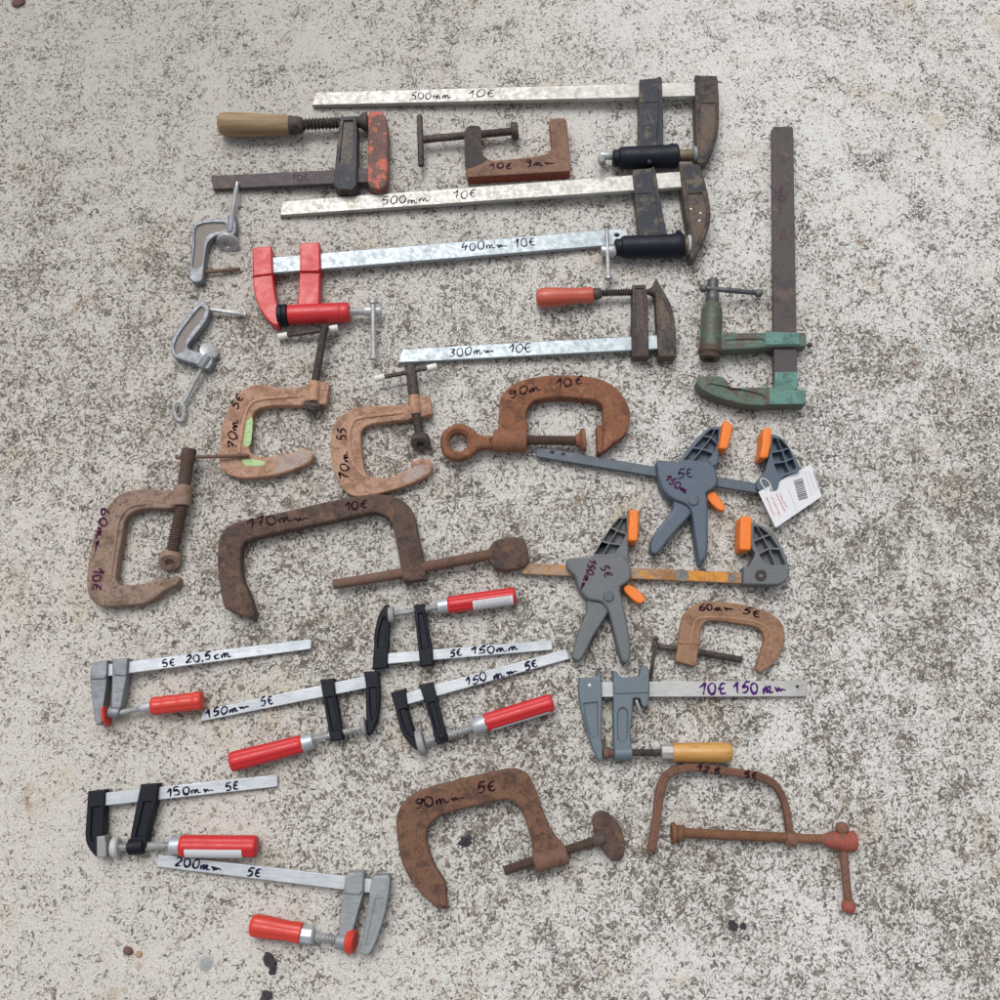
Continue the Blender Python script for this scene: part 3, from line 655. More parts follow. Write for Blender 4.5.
# ================================================================== 11  peach clamp, second
c = thing('c_clamp', 'peach painted screw clamp with white-tipped tommy bar, jaws open below it', 'R2', (120,400), CG)
def f(m):
    m.plate('R2', sm([(384,192),(384,205),(320,212),(220,215),(150,230),(105,265),(82,320),(80,400),(90,460),(125,530),(160,560),(220,562),(330,535),(420,498),(466,466),(466,430),(450,416),(400,425),(386,440),(392,456),(340,475),(300,490),(250,490),(217,475),(205,440),(195,330),(207,300),(240,285),(330,270),(386,262)], 4, (0,28)), 1, 15, 2., jit=.35)
    m.plate('R2', [(378,188),(440,174),(462,178),(470,244),(440,254),(384,262)], 1, 18, 1.5, jit=.3)
    m.sweep('R2', sm_open([(215,490,13),(168,440,14.5),(150,350,15),(158,295,15),(190,262,15),(320,245,15),(360,240,14)], 5), 7)
    m.cyl('R2', (399,168), (408,248), 17, 17, 21)
fr = part(c, 'frame', 'peach', f)
part(fr, 'cement_smear', 'cement_patch', lambda m: m.plate('R2', sm([(372,475),(400,450),(440,440),(458,445),(458,462),(420,488),(365,512),(355,495)],4), 14.6, 15.25, .2, jit=1.))
part(c, 'screw', 'dark_iron', lambda m: (m.cyl('R2', (386,58), (400,175), 19, 18, 21), m.thread('R2', (407,240), (425,345), 17, 15, 18, 2.4, .5)))
part(c, 'screw_pad', 'dark_iron', lambda m: m.lathe('R2', (426,338), (424,364), 6, 17, [(0,22),(.3,38),(.7,40),(1,34),(1,14),(.85,10)]))
tb = part(c, 'tommy_bar', 'dark_iron', lambda m: m.cyl('R2', (265,108), (470,66), 20, 22, 9))
part(tb, 'white_end', 'white_tip', lambda m: m.cyl('R2', (248,112), (287,103), 20, 20, 13))
part(tb, 'white_end', 'white_tip', lambda m: m.cyl('R2', (450,71), (488,62), 22, 22, 13))
write(c, 'R2', [('70m', (150,500), (140,385), 32), ('55', (136,345), (134,295), 32)], 15.3, 'ink_dark', 1.9)
# ================================================================== 12  eye bolt clamp
c = thing('c_clamp', 'orange-rusty screw clamp with a ring eye at the end of its screw', 'Q8', (420,500), CG)
def f(m):
    m.plate('Q8', sm([(369,540),(375,440),(385,415),(420,385),(480,365),(560,358),(640,362),(700,375),(745,405),(775,450),(782,490),(770,540),(735,570),(692,602),(680,596),(678,517),(694,512),(698,470),(690,448),(660,435),(560,427),(490,437),(465,456),(456,485),(456,540)], 4, (0,12,14,15,23)), 1, 22, 3., jit=.4)
    m.lathe('Q8', (353,565), (459,567), 17, 17, [(0,28),(.02,34),(.08,36),(.92,36),(.98,34),(1,28)])
    m.plate('Q8', [(678,515),(700,515),(692,602),(680,600)], 3, 26, 1.5, jit=.3)
part(c, 'frame', 'rust_orange', f)
part(c, 'screw', 'rust_screw', lambda m: m.thread('Q8', (450,563), (628,565), 17, 17, 17, 3.4, 1.6))
part(c, 'screw_pad', 'rust_orange', lambda m: m.lathe('Q8', (612,565), (641,563), 17, 17, [(0,20),(.4,22),(.6,36),(.95,38),(1,34)]))
part(c, 'eye', 'rust_orange', lambda m: m.plate('Q8', sm([(187,566),(200,530),(245,508),(285,522),(315,545),(356,548),(356,583),(315,588),(285,610),(245,625),(200,606)], 6), 9, 25, 6, 5, holes=[circ((245,566),30)], jit=.25))
write(c, 'Q8', [('90m', (408,432), (508,404), 25), ('10€', (548,402), (640,386), 26)], 22, 'ink_dark', 2.2)
# ================================================================== 13  taupe clamp at left
c = thing('c_clamp', 'brownish-grey screw clamp at the far left, its thin tommy bar over the peach clamp', 'R1', (80,700), CG)
def f(m):
    m.plate('R1', sm([(366,462),(300,460),(230,458),(170,470),(130,495),(90,550),(55,630),(35,720),(25,800),(30,860),(60,900),(120,909),(200,903),(268,890),(320,850),(374,822),(382,800),(365,788),(340,804),(290,805),(250,820),(162,828),(142,815),(137,790),(147,720),(162,640),(172,580),(202,546),(262,531),(366,526)], 4, (0,28)), 1, 18, 2.4, jit=.3)
    m.lathe('R1', (396,446), (392,524), 18, 18, [(0,30),(.04,34),(.96,34),(1,30)])
    m.sweep('R1', sm_open([(118,810,17.2),(125,740,17.8),(140,640,18),(152,575,18),(190,528,18),(260,512,17.8)], 5), 6)
part(c, 'frame', 'taupe', f)
part(c, 'screw', 'rust_screw', lambda m: (m.lathe('R1', (421,300), (399,450), 27, 18, [(0,20),(.03,28),(.25,30),(.4,25),(1,25)]), m.thread('R1', (393,520), (352,712), 18, 14, 25, 3.2, 1.4)))
part(c, 'screw_pad', 'taupe', lambda m: m.lathe('R1', (350,712), (345,742), 5, 17, [(0,22),(.3,42),(.7,44),(1,38),(1,18),(.85,14)]))
part(c, 'tommy_bar', 'rust_brown', lambda m: m.cyl('R1', (368,337), (650,328), 27, 19, 7))
write(c, 'R1', [('60m~', (86,530), (52,705), 34), ('10€', (48,762), (50,852), 36)], 18.2, 'ink_magenta', 2.3)
# ================================================================== 14  large 170
c = thing('c_clamp', 'large dark brown screw clamp with long smooth rod and flat paddle end', 'PX', (330,510), CG)
def f(m):
    m.plate('PX', sm([(228,526),(241,520.5),(267,515),(301,507.5),(336,499.5),(372,494),(393,496),(406,503),(414,514),(419,537),(424.5,563),(426,579),(404,582),(397,548),(392,524),(385.5,516),(372,512.5),(336,520),(288,530),(249,539.5),(242.5,544),(240.5,553),(242,578),(248,591),(254.5,611),(253,621),(241,615),(226,609),(221.7,598),(217.8,573),(217.3,552),(220,536)], 4, (11,12,25)), 1, 22, 3, jit=.35)
part(c, 'frame', 'rust_dark', f)
part(c, 'screw', 'rust_brown', lambda m: (m.cyl('R2', (90,902), (360,858), 14, 15, 19, 20), m.thread('R2', (430,838), (700,785), 16, 17, 22, 2.2, .5)))
part(c, 'paddle', 'rust_dark', lambda m: m.plate('R2', sm([(680,790),(698,745),(730,725),(790,718),(825,728),(838,770),(842,808),(820,835),(750,849),(712,838),(690,812)], 4), 10, 21, 3.5, jit=.3))
write(c, 'R1', [('170m~', (640,612), (888,572), 36)], 22, 'ink_dark', 2.3)
write(c, 'R2', [('10€', (132,618), (228,606), 30)], 22, 'ink_dark', 2.3)

# ================================================================== 15, 16  trigger clamps
def lattice(L, Mi, Rr, sh=.11):
    cells = []
    for a, b in ((L, Mi), (Mi, Rr)):
        for i in range(len(a)-1):
            q = [a[i], a[i+1], b[i+1], b[i]]
            cx = sum(p[0] for p in q)/4; cy = sum(p[1] for p in q)/4
            cells.append([(p[0]+(cx-p[0])*sh, p[1]+(cy-p[1])*sh) for p in q])
    return cells
def tri_jaw(m, k, outline, cells, z0, z1, dep):
    m.plate(k, outline, z0, z1, .8, 2, rec=[(q, dep) for q in cells], slope=.2)
TG = 'trigger clamps with orange rubber pads'
c = thing('trigger_clamp', 'upper blue-grey trigger clamp with orange pads and a white barcode tag', 'T3', (200,400), TG)
zf = ramp((537,452), 12, (680,470), 15)
part(c, 'bar', 'slate_dark', lambda m: m.plate('R3', [(53,119),(770,237),(764,268),(52,150)], lambda q: zf(q)-6, zf, .8, holes=[circ((103,135),7,6,12), circ((140,143),6,5,12)]))
def f(m):
    tri_jaw(m, 'T3', sm([(155,290),(230,190),(300,118),(345,92),(396,92),(392,200),(372,300),(300,330),(160,330)], 4, (0,4,6,8)), lattice([(180,282),(238,208),(296,142),(340,104)], [(232,284),(290,215),(340,150),(362,104)], [(318,288),(358,240),(378,190),(386,104)]), 2, 21, 11)
part(c, 'sliding_jaw', 'slate', f)
def f(m):
    m.plate('T3', sm([(35,290),(48,276),(200,290),(310,280),(332,276),(362,320),(378,370),(375,412),(350,440),(316,462),(322,500),(324,700),(318,800),(292,862),(276,842),(250,700),(236,590),(222,545),(190,520),(120,490),(72,440),(46,365)], 4, (0,4)), 3, 27, 3.2)
part(c, 'body', 'slate', f)
part(c, 'trigger', 'slate', lambda m: m.plate('T3', sm([(135,500),(190,505),(232,560),(215,595),(160,655),(100,725),(40,797),(10,792),(4,750),(30,680),(100,590),(130,545)], 4), 4, 22, 2.6))
part(c, 'pivot_pin', 'slate_dark', lambda m: m.plate('T3', circ((243,500), 30), 20, 29, 1.4))
part(c, 'rubber_pad', 'orange', lambda m: m.plate('T3', sm([(410,66),(424,56),(462,84),(456,130),(436,200),(430,215),(385,212),(388,180)], 3, (2,)), 3, 33, 2.4))
part(c, 'rubber_pad', 'orange', lambda m: m.plate('T3', sm([(630,108),(654,95),(677,110),(674,180),(662,240),(655,262),(612,262),(622,200)], 3), 3, 33, 2.4))
part(c, 'release_lever', 'orange', lambda m: m.plate('T3', sm([(318,462),(355,452),(398,500),(420,542),(405,560),(372,548),(324,500)], 4), 8, 19, 2))
def f(m):
    tri_jaw(m, 'T3', sm([(672,138),(722,148),(762,190),(800,250),(832,330),(760,362),(722,392),(702,445),(620,452),(594,430),(600,392),(640,340),(654,290),(668,220)], 4), lattice([(680,150),(672,235),(684,295),(706,362)], [(706,152),(736,225),(754,285),(778,348)], [(728,162),(772,210),(797,265),(818,324)]), 2, 24, 12)
part(c, 'fixed_jaw', 'slate', f)
tz = ramp(px('T3',(602,455)), 27, px('T3',(955,480)), 10)
tg = part(c, 'paper_tag', 'paper', lambda m: m.plate('T3', [(602,455),(895,300),(955,480),(698,655)], lambda q: tz(q)-.5, tz, .1, 1))
def f(m):
    rr = random.Random(3); t = 0
    while t < 1:
        w = rr.choice((.018,.03,.045)); 
        a = (797+30*t, 392+112*t); b = (847+30*t, 378+112*t)
        e = (30*w, 112*w)
        m.plate('T3', [a, b, (b[0]+e[0], b[1]+e[1]), (a[0]+e[0], a[1]+e[1])], lambda q: tz(q)+.05, lambda q: tz(q)+.2, .02, 1); t += w+rr.choice((.025,.04))
part(tg, 'barcode', 'print_black', f)
def scrib(m, k, A, B, z, h, w, rr):
    n = 26; dx, dy = B[0]-A[0], B[1]-A[1]; L = math.hypot(dx, dy); nx, ny = -dy/L, dx/L
    pts = [(A[0]+dx*i/n+nx*rr.uniform(-h,h), A[1]+dy*i/n+ny*rr.uniform(-h,h)) for i in range(n+1)]
    W3 = [P(px(k, p), zz(z, px(k, p))+.0004) for p in pts]; a = m.ring([p+Vector((0,-w*.0005,0)) for p in W3]); b = m.ring([p+Vector((w*.0003,w*.0005,0)) for p in W3])
    for i in range(n): m.face((a[i], a[i+1], b[i+1], b[i]))
def f(m):
    rr = random.Random(5)
    for A, B in (((645,478),(690,592)),((672,472),(722,588)),((700,462),(748,560)),((718,455),(762,550))): scrib(m, 'T3', A, B, tz, 6, 1.0, rr)
part(tg, 'red_print', 'print_red', f)
def f(m):
    rr = random.Random(6)
    for A, B in (((860,345),(900,470)),((880,335),(918,455)),((765,430),(815,560)),((640,440),(720,400)),((905,345),(935,440))): scrib(m, 'T3', A, B, tz, 3, .7, rr)
part(tg, 'grey_print', 'print_grey', f)
part(c, 'tag_string', 'white_tip', lambda m: m.sweep('T3', sm_open([(640,440,27),(615,400,26),(625,380,25),(660,400,25),(680,450,24)], 5), 3, 6))
write(c, 'T3', [('5€', (152,382), (250,372), 52)], 27, 'ink', 1.7)
write(c, 'T3', [('150m', (76,385), (205,470), 36)], 27, 'ink_magenta', 2.1)
# ---- 16
c = thing('trigger_clamp', 'lower grey trigger clamp with orange pads and a peeling orange-stained bar', 'T4', (300,400), TG)
zf = ramp((522,568), 13, (745,578), 15)
br = part(c, 'bar', 'peeled', lambda m: m.plate('R4', [(10,210),(752,242),(750,278),(10,246)], lambda q: zf(q)-6, zf, .8, jit=.3))
part(br, 'stain', 'orange_smear', lambda m: (m.plate('R4', sm([(562,238),(625,240),(628,268),(568,266)],3), lambda q: zf(q)-.3, lambda q: zf(q)+.3, .1, 1, jit=.8)))
part(br, 'stain', 'orange_smear', lambda m: (m.plate('R4', sm([(635,241),(688,243),(690,270),(640,269)],3), lambda q: zf(q)-.3, lambda q: zf(q)+.3, .1, 1, jit=.8)))
part(br, 'glue_smear', 'smear', lambda m: (m.plate('R4', sm([(520,233),(556,235),(560,266),(524,266)],3), lambda q: zf(q)-.3, lambda q: zf(q)+.5, .1, 1, jit=1.)))
part(br, 'glue_smear', 'smear', lambda m: (m.plate('R4', circ((706,258),13,14), lambda q: zf(q)-.3, lambda q: zf(q)+.9, .4, 2, jit=.4)))
def f(m):
    tri_jaw(m, 'T4', sm([(226,330),(300,205),(350,132),(392,88),(437,78),(438,170),(434,260),(432,340),(300,350)], 4, (0,4,7)), lattice([(240,304),(288,228),(338,152),(386,98)], [(292,306),(330,240),(372,168),(408,96)], [(356,304),(398,248),(428,190),(430,96)]), 2, 21, 11)
part(c, 'sliding_jaw', 'slate_grey', f)
def f(m):
    m.plate('T4', sm([(93,335),(108,321),(230,319),(380,311),(415,309),(440,350),(453,400),(446,440),(420,465),(390,488),(405,560),(430,680),(446,780),(447,870),(427,907),(400,890),(365,770),(328,625),(300,580),(270,562),(212,552),(162,492),(140,425),(112,398),(94,370)], 4, (0,4)), 3, 27, 3.2)
part(c, 'body', 'slate_grey', f)
part(c, 'trigger', 'slate_grey', lambda m: m.plate('T4', sm([(215,550),(320,585),(328,615),(290,680),(240,760),(190,860),(162,895),(124,872),(140,800),(170,700),(203,620)], 4), 4, 22, 2.6))
part(c, 'pivot_pin', 'slate_dark', lambda m: m.plate('T4', circ((327,535), 30), 20, 29, 1.4))
part(c, 'rubber_pad', 'orange', lambda m: m.plate('T4', sm([(443,62),(452,53),(488,57),(494,72),(490,215),(484,228),(440,226),(434,214)], 3), 3, 33, 2.4))
part(c, 'release_lever', 'orange', lambda m: m.plate('T4', sm([(412,482),(440,468),(490,500),(530,542),(526,562),(500,575),(468,560),(418,512)], 4), 8, 19, 2))
part(c, 'rubber_pad', 'orange', lambda m: m.plate('T3', sm([(503,602),(518,590),(558,592),(567,615),(564,760),(556,778),(506,776),(498,760)], 3), 3, 33, 2.4))
def f(m):
    tri_jaw(m, 'T3', sm([(563,622),(620,640),(682,680),(732,760),(772,860),(778,890),(560,895),(552,870),(585,800),(562,760)], 4, (0,5,6)), lattice([(574,640),(572,730),(600,800),(636,862)], [(592,642),(630,705),(662,768),(700,866)], [(612,648),(668,690),(722,770),(762,866)]), 2, 24, 12)
    m.plate('T3', sm([(520,872),(560,866),(600,880),(776,884),(772,930),(735,962),(690,972),(520,968)], 4, (0,3,7)), 3, 27, 2.4)
part(c, 'fixed_jaw', 'slate_grey', f)
part(c, 'bolt', 'dark_iron', lambda m: (m.plate('T3', circ((617,918), 33), 25, 28.5, 1.2, rec=[(circ((617,918), 16, None, 6), 2)])))
part(c, 'string_end', 'cap_pale', lambda m: m.sweep('T4', sm_open([(425,50,4),(440,20,10),(470,15,12),(480,40,10),(450,30,8),(435,45,4)], 5), 2, 5))
write(c, 'T4', [('150m~', (222,325), (168,500), 42), ('5€', (278,372), (308,440), 42)], 27, 'ink_magenta', 2.2)

# ================================================================== 17  tan 60mm
c = thing('c_clamp', 'small tan iron screw clamp lying between the grey trigger clamp and grey bar clamp', 'R4', (700,400), CG)
def f(m):
    m.plate('R4', sm([(527,480),(538,410),(552,375),(590,345),(650,338),(740,348),(820,370),(865,400),(883,440),(877,490),(850,540),(800,577),(789,564),(800,520),(815,470),(805,436),(780,420),(700,407),(640,402),(616,408),(602,432),(597,485)], 4, (0,11,12,19)), 1, 14, 2, jit=.3)
    m.plate('R4', [(528,480),(596,486),(588,548),(578,553),(522,538),(519,525)], 1, 17, 1.5, jit=.25)
    m.sweep('R4', sm_open([(568,478,12.8),(580,415,13),(612,392,13),(740,398,13),(810,418,13),(836,446,13),(838,480,12.6)], 5), 6)
part(c, 'frame', 'tan_iron', f)
part(c, 'screw', 'dark_iron', lambda m: (m.cyl('R4', (448,487), (530,497), 12, 12, 10), m.thread('R4', (588,506), (738,533), 12, 10, 12, 2, .5)))
part(c, 'tommy_bar', 'dark_iron', lambda m: (m.cyl('R4', (453,460), (434,602), 18, 6, 6), m.ball('R4', (452,486), 14, 14), m.ball('R4', (453,461), 18, 9)))
write(c, 'R4', [('60m~', (597,368), (715,368), 22), ('5€', (740,378), (806,394), 24)], 14, 'ink_dark', 2.)

# ================================================================== small F clamps
def handle(c, k, A, B, z, r, mat='red_plastic', prof=None, facets=None):
    prof = prof or [(0,.6),(.012,.88),(.04,.98),(.09,1),(.5,1.0),(.85,1.),(.95,1.),(.975,.97),(.99,.9),(1,.74)]
    pr = [(0, prof[0][1])]
    for (t0, q0), (t1, q1) in zip(prof, prof[1:]):
        for j in range(1, 4): pr.append((t0+(t1-t0)*j/3, q0+(q1-q0)*j/3))
    return part(c, 'handle', mat, lambda m: m.lathe(k, A, B, z, z, [(t, q*r) for t, q in pr], n=64, lob=None if 'wood' in mat else (6, .07)))
def sticker(h, k, HA, HB, t0, t1, z, r, a0, a1, lines=4):
    A, B = ((HA[0]+(HB[0]-HA[0])*t, HA[1]+(HB[1]-HA[1])*t) for t in (t0, t1))
    s = part(h, 'sticker', 'paper', lambda m: m.lathe(k, A, B, z, z, [(0, r), (1, r)], n=10, arc=(a0, a1), grow=.3))
    if lines:
        def f(m):
            pa, ax, L, u, w, sc = m.axis(k, A, B, z, z); rr = r*sc+.0005; rn = random.Random(9)
            for i in range(lines):
                a = a0+(a1-a0)*(i+.8)/(lines+.6); t = .06
                while t < .93:
                    t2 = min(.94, t+rn.uniform(.02,.09))
                    q = [pa+ax*(L*tt)+(u*math.cos(aa)+w*math.sin(aa))*rr for tt, aa in ((t,a-.035),(t2,a-.035),(t2,a+.035),(t,a+.035))]
                    m.face(m.ring(q)); t = t2+.025
        part(s, 'print', 'print_grey', f)
# ---- 18
c = thing('bar_clamp', 'bar clamp with grey metal arms and ribbed short red handle at the left edge', 'T5', (150,400), FG)
bz = ramp(px('R5',(105,345)), 18, px('R5',(885,245)), 7)
part(c, 'bar', 'zinc_new', lambda m: m.plate('R5', [(70,328),(880,227),(890,232),(889,262),(884,266),(70,375)], lambda q: bz(q)-5, bz, .8))
def f(m):
    m.plate('T5', sm([(95,172),(210,154),(208,250),(197,380),(180,500),(168,642),(125,656),(112,590),(86,420),(78,260)], 4, (0,1,5,6)), 3, 21, 1.5)
    m.plate('T5', [(92,176),(208,158),(206,262),(195,300),(85,305),(80,262)], 3, 23, 1.8)
part(c, 'fixed_jaw', 'alloy', f)
def f(m):
    m.plate('T5', [(246,148),(366,140),(360,262),(335,400),(312,525),(238,528),(244,350),(246,250)], 3, 21, 1.5)
    m.plate('T5', [(249,150),(364,142),(358,255),(352,278),(258,270)], 3, 23.5, 1.6)
    m.cyl('T5', (224,553), (312,560), 15, 15, 46)
part(c, 'sliding_arm', 'alloy', f)
part(c, 'rubber_pad', 'red_translucent', lambda m: m.lathe('T5', (188,590), (216,582), 14, 14, [(0,66),(.2,80),(.5,86),(.8,82),(1,70)]))
part(c, 'screw', 'zinc_screw', lambda m: m.thread('T5', (300,560), (480,522), 15, 15, 26, 3., 1.4))
part(c, 'ferrule', 'zinc_new', lambda m: m.lathe('T5', (468,522), (560,508), 15, 15, [(0,30),(.1,34),(1,38)]))
handle(c, 'T5', (548,512), (948,464), 15.5, 76, 'red_translucent', [(0,.66),(.02,.88),(.07,.97),(.12,.96),(.2,.9),(.3,.96),(.42,.93),(.5,.9),(.6,.97),(.72,.94),(.8,.92),(.88,1.),(.95,.98),(.985,.86),(1,.6)])
write(c, 'R5', [('5€', (318,334), (372,326), 26), ('20,5', (408,320), (510,306), 28), ('cm', (515,305), (588,296), 36)], bz, 'ink', 2.)
# ---- 19
BG = 'small bar clamps with black arms and red handles'
c = thing('bar_clamp', 'small black-armed bar clamp with its red handle above its bar, under the big brown clamp', 'R6', (200,340), BG)
bz = ramp(px('R6',(180,340)), 16, px('R6',(812,288)), 6)
part(c, 'bar', 'zinc_new', lambda m: m.plate('R6', [(150,323),(808,269),(814,272),(818,304),(812,308),(150,364)], lambda q: bz(q)-5, bz, .8))
part(c, 'fixed_jaw', 'black_plastic', lambda m: m.plate('R6', sm([(172,134),(188,134),(188,250),(184,310),(182,376),(124,381),(129,310),(134,230),(150,170)], 4, (0,1,4,5)), 3, 20, 1.5, rec=[(sm([(165,180),(178,182),(176,300),(142,302),(146,240)],3,(1,2,3)), 3)]))
part(c, 'sliding_arm', 'black_plastic', lambda m: m.plate('R6', [(284,133),(325,129),(330,170),(342,240),(356,310),(358,364),(308,371),(302,310),(290,200)], 3, 20, 1.5, rec=[([(298,165),(320,162),(330,220),(344,300),(312,306),(302,220)], 3)]))
part(c, 'pressure_pad', 'pad_grey', lambda m: m.cyl('R6', (186,174), (208,172), 14, 14, 33))
part(c, 'screw', 'zinc_screw', lambda m: m.thread('R6', (205,170), (378,142), 14, 14, 14, 4., 2.))
part(c, 'ferrule', 'zinc_new', lambda m: (m.lathe('R6', (373,142), (418,134), 14, 14, [(0,22),(.08,27),(1,28)]), ))
h = handle(c, 'R6', (412,136), (676,98), 15, 34)
sticker(h, 'R6', (412,136), (676,98), .37, .95, 15, 35, .05, 1.35, 5)
write(c, 'R6', [('5€', (422,334), (474,330), 26), ('150mm', (505,326), (692,306), 28)], bz, 'ink', 2.)
# ---- 20
c = thing('bar_clamp', 'small black-armed bar clamp facing the other way, plain red handle at lower left', 'T6', (650,300), BG)
zf = ramp((203,716), 6, (366,682), 16)
part(c, 'bar', 'zinc_new', lambda m: m.plate('PX', [(204.5,709.8),(203,711),(200.3,720.5),(202,721.3),(372,687),(372,674.5)], lambda q: zf(q)-5, zf, .8))
part(c, 'sliding_arm', 'black_plastic', lambda m: m.plate('T6', [(611,110),(686,100),(696,190),(718,300),(738,420),(736,445),(670,455),(660,400),(640,290),(624,190)], 3, 20, 1.8, rec=[([(640,205),(684,198),(700,290),(718,392),(678,400),(656,290)], 3)]))
part(c, 'fixed_jaw', 'black_plastic', lambda m: m.plate('T6', sm([(852,65),(932,60),(943,160),(938,290),(915,372),(882,422),(872,400),(866,290),(866,150)], 4, (0,1)), 3, 20, 1.8, rec=[(sm([(882,150),(926,148),(926,280),(900,340),(888,290)], 3, (0,1)), 3)]))
part(c, 'pressure_pad', 'pad_grey', lambda m: m.lathe('T6', (838,372), (868,366), 14, 14, [(0,34),(.2,52),(.8,54),(1,46)]))
part(c, 'screw', 'zinc_screw', lambda m: m.thread('T6', (565,440), (845,376), 14, 14, 18, 3.6, 1.6))
part(c, 'ferrule', 'zinc_new', lambda m: m.lathe('T6', (504,468), (578,446), 15, 15, [(0,48),(.6,44),(.9,40),(1,30)]))
handle(c, 'T6', (516,464), (116,568), 15.5, 57, 'red_plastic', [(0,.8),(.02,.9),(.3,.92),(.8,1.),(.95,1.),(.985,.95),(1,.86)])
write(c, 'R5', [('150m~', (487,532), (655,490), 30), ('5€', (697,487), (750,472), 32)], zf, 'ink', 2.1)
# ---- 21
c = thing('bar_clamp', 'small black-armed bar clamp lying aslant, bar end near the trigger clamp legs', 'R6', (300,500), BG)
bz = ramp(px('R6',(262,490)), 16, px('R6',(875,322)), 6)
part(c, 'bar', 'zinc_new', lambda m: m.plate('R6', [(235,478),(864,305),(872,308),(883,338),(880,343),(235,524)], lambda q: bz(q)-5, bz, .8))
part(c, 'fixed_jaw', 'black_plastic', lambda m: m.plate('R6', sm([(194,472),(252,455),(264,540),(285,610),(305,660),(302,694),(270,672),(235,620),(214,540)], 4, (0,1)), 3, 20, 1.6, rec=[(sm([(226,535),(256,528),(284,620),(288,650),(250,620)],3,(0,1)), 3)]))
part(c, 'sliding_arm', 'black_plastic', lambda m: (m.plate('R6', [(303,440),(358,430),(376,500),(400,600),(416,640),(412,662),(374,673),(360,640),(354,600),(330,520)], 3, 20, 1.6, rec=[([(338,510),(364,503),(390,608),(366,614)], 3)]), m.ball('R6', (392,640), 19, 18, .5)))
part(c, 'pressure_pad', 'pad_grey', lambda m: m.lathe('R6', (296,668), (324,660), 14, 14, [(0,42),(.1,50),(.9,50),(1,42)]))
part(c, 'screw', 'zinc_screw', lambda m: m.thread('R6', (325,660), (520,604), 14, 14, 17, 4.2, 2.2))
part(c, 'ferrule', 'zinc_new', lambda m: m.lathe('R6', (508,604), (566,586), 15, 15, [(0,24),(.15,30),(.5,32),(1,33)]))
h = handle(c, 'R6', (552,590), (818,508), 15, 36)
sticker(h, 'R6', (552,590), (818,508), .08, .92, 15, 36.5, .95, 2.1, 0)
write(c, 'R6', [('150', (484,446), (572,424), 32), ('m~', (590,420), (688,392), 38), ('5€', (712,386), (768,368), 30)], bz, 'ink', 2.)

# ---- 22 grey clamp, wooden handle
c = thing('bar_clamp', 'grey-blue painted bar clamp with varnished yellow wooden handle', 'T7', (300,400), FG)
zf = ramp((600,688), 17, (806,688), 7)
part(c, 'bar', 'steel', lambda m: m.plate('PX', [(594,682),(806,680.5),(807,682),(806.5,696.5),(594,697)], lambda q: zf(q)-6, zf, .8, holes=[circ((797.5,686.8), 1.6, None, 12)]))
part(c, 'fixed_jaw', 'grey_paint', lambda m: m.plate('T7', sm([(62,98),(152,94),(156,42),(168,38),(176,120),(179,200),(174,430),(182,480),(178,556),(155,551),(110,440),(70,300),(50,190),(50,96)], 4, (0,1,2,3,13)), 3, 22, 1.6, rec=[(sm([(72,238),(156,230),(157,425),(136,432),(112,415),(84,320)], 4, (0,1,2)), 3)]))
part(c, 'rivet', 'zinc_screw', lambda m: m.ball('T7', (110,142), 22, 14, .5))
def f(m):
    m.plate('T7', sm([(240,58),(262,66),(290,96),(385,92),(400,36),(425,30),(440,60),(442,190),(434,245),(415,262),(398,245),(388,214),(352,214),(346,300),(336,400),(342,480),(342,548),(248,552),(246,480),(243,300)], 3, (0,3,7,12,15,16,17)), 3, 22, 1.6, rec=[(sm([(263,290),(290,260),(322,285),(320,430),(290,458),(264,435)], 5), 3.4)])
    m.plate('T7', [(246,104),(438,98),(438,182),(246,188)], 20, 23.6, 1.)
    m.lathe('T7', (246,519), (343,517), 15, 15, [(0,38),(.04,42),(.96,42),(1,38)])
part(c, 'sliding_arm', 'grey_paint', f)
part(c, 'release_pin', 'cap_pale', lambda m: m.cyl('T7', (368,222), (396,302), 18, 8, 8))
part(c, 'pressure_pad', 'rust_brown', lambda m: m.lathe('T7', (184,515), (248,516), 15, 15, [(0,30),(.2,34),(.45,30),(.55,22),(.9,22),(1,20)]))
part(c, 'screw', 'dark_iron', lambda m: m.thread('T7', (335,515), (512,515), 15, 15, 21, 2.4, .9))
part(c, 'ferrule', 'steel', lambda m: m.lathe('T7', (505,513), (575,513), 15.5, 15.5, [(0,38),(.04,44),(.96,44),(1,44)], facets=8))
handle(c, 'T7', (570,513), (903,513), 16, 56, 'yellow_wood', [(0,.86),(.01,.92),(.1,.94),(.35,.97),(.65,1.),(.85,1.),(.93,.95),(.975,.8),(1,.45)])
write(c, 'R4', [('10€', (597,648), (695,646), 38), ('150', (712,645), (800,642), 36), ('m~', (810,645), (890,640), 50)], zf, 'ink_violet', 2.5)
# ---- 23
c = thing('bar_clamp', 'small black-armed bar clamp at bottom left, red handle with blank white sticker', 'R7', (200,200), BG)
bz = ramp(px('R7',(80,150)), 16, px('R7',(626,92)), 6)
part(c, 'bar', 'zinc_new', lambda m: m.plate('R7', [(80,132),(622,75),(628,77),(629,108),(625,112),(80,172)], lambda q: bz(q)-5, bz, .8))
part(c, 'fixed_jaw', 'black_plastic', lambda m: m.plate('R7', sm([(54,125),(105,119),(102,200),(100,262),(92,312),(76,322),(47,275),(49,200)], 4, (0,1,2,3,4)), 3, 20, 1.6, rec=[([(64,172),(94,168),(90,255),(66,280),(60,262)], 3)]))
part(c, 'jaw_cap', 'pad_grey', lambda m: m.plate('R7', [(80,262),(104,259),(110,290),(110,325),(80,328)], 3, 21.2, 2))
part(c, 'pressure_pad', 'cap_pale', lambda m: m.lathe('R7', (127,296), (150,294), 14, 14, [(0,26),(.2,31),(.8,31),(1,26)]))
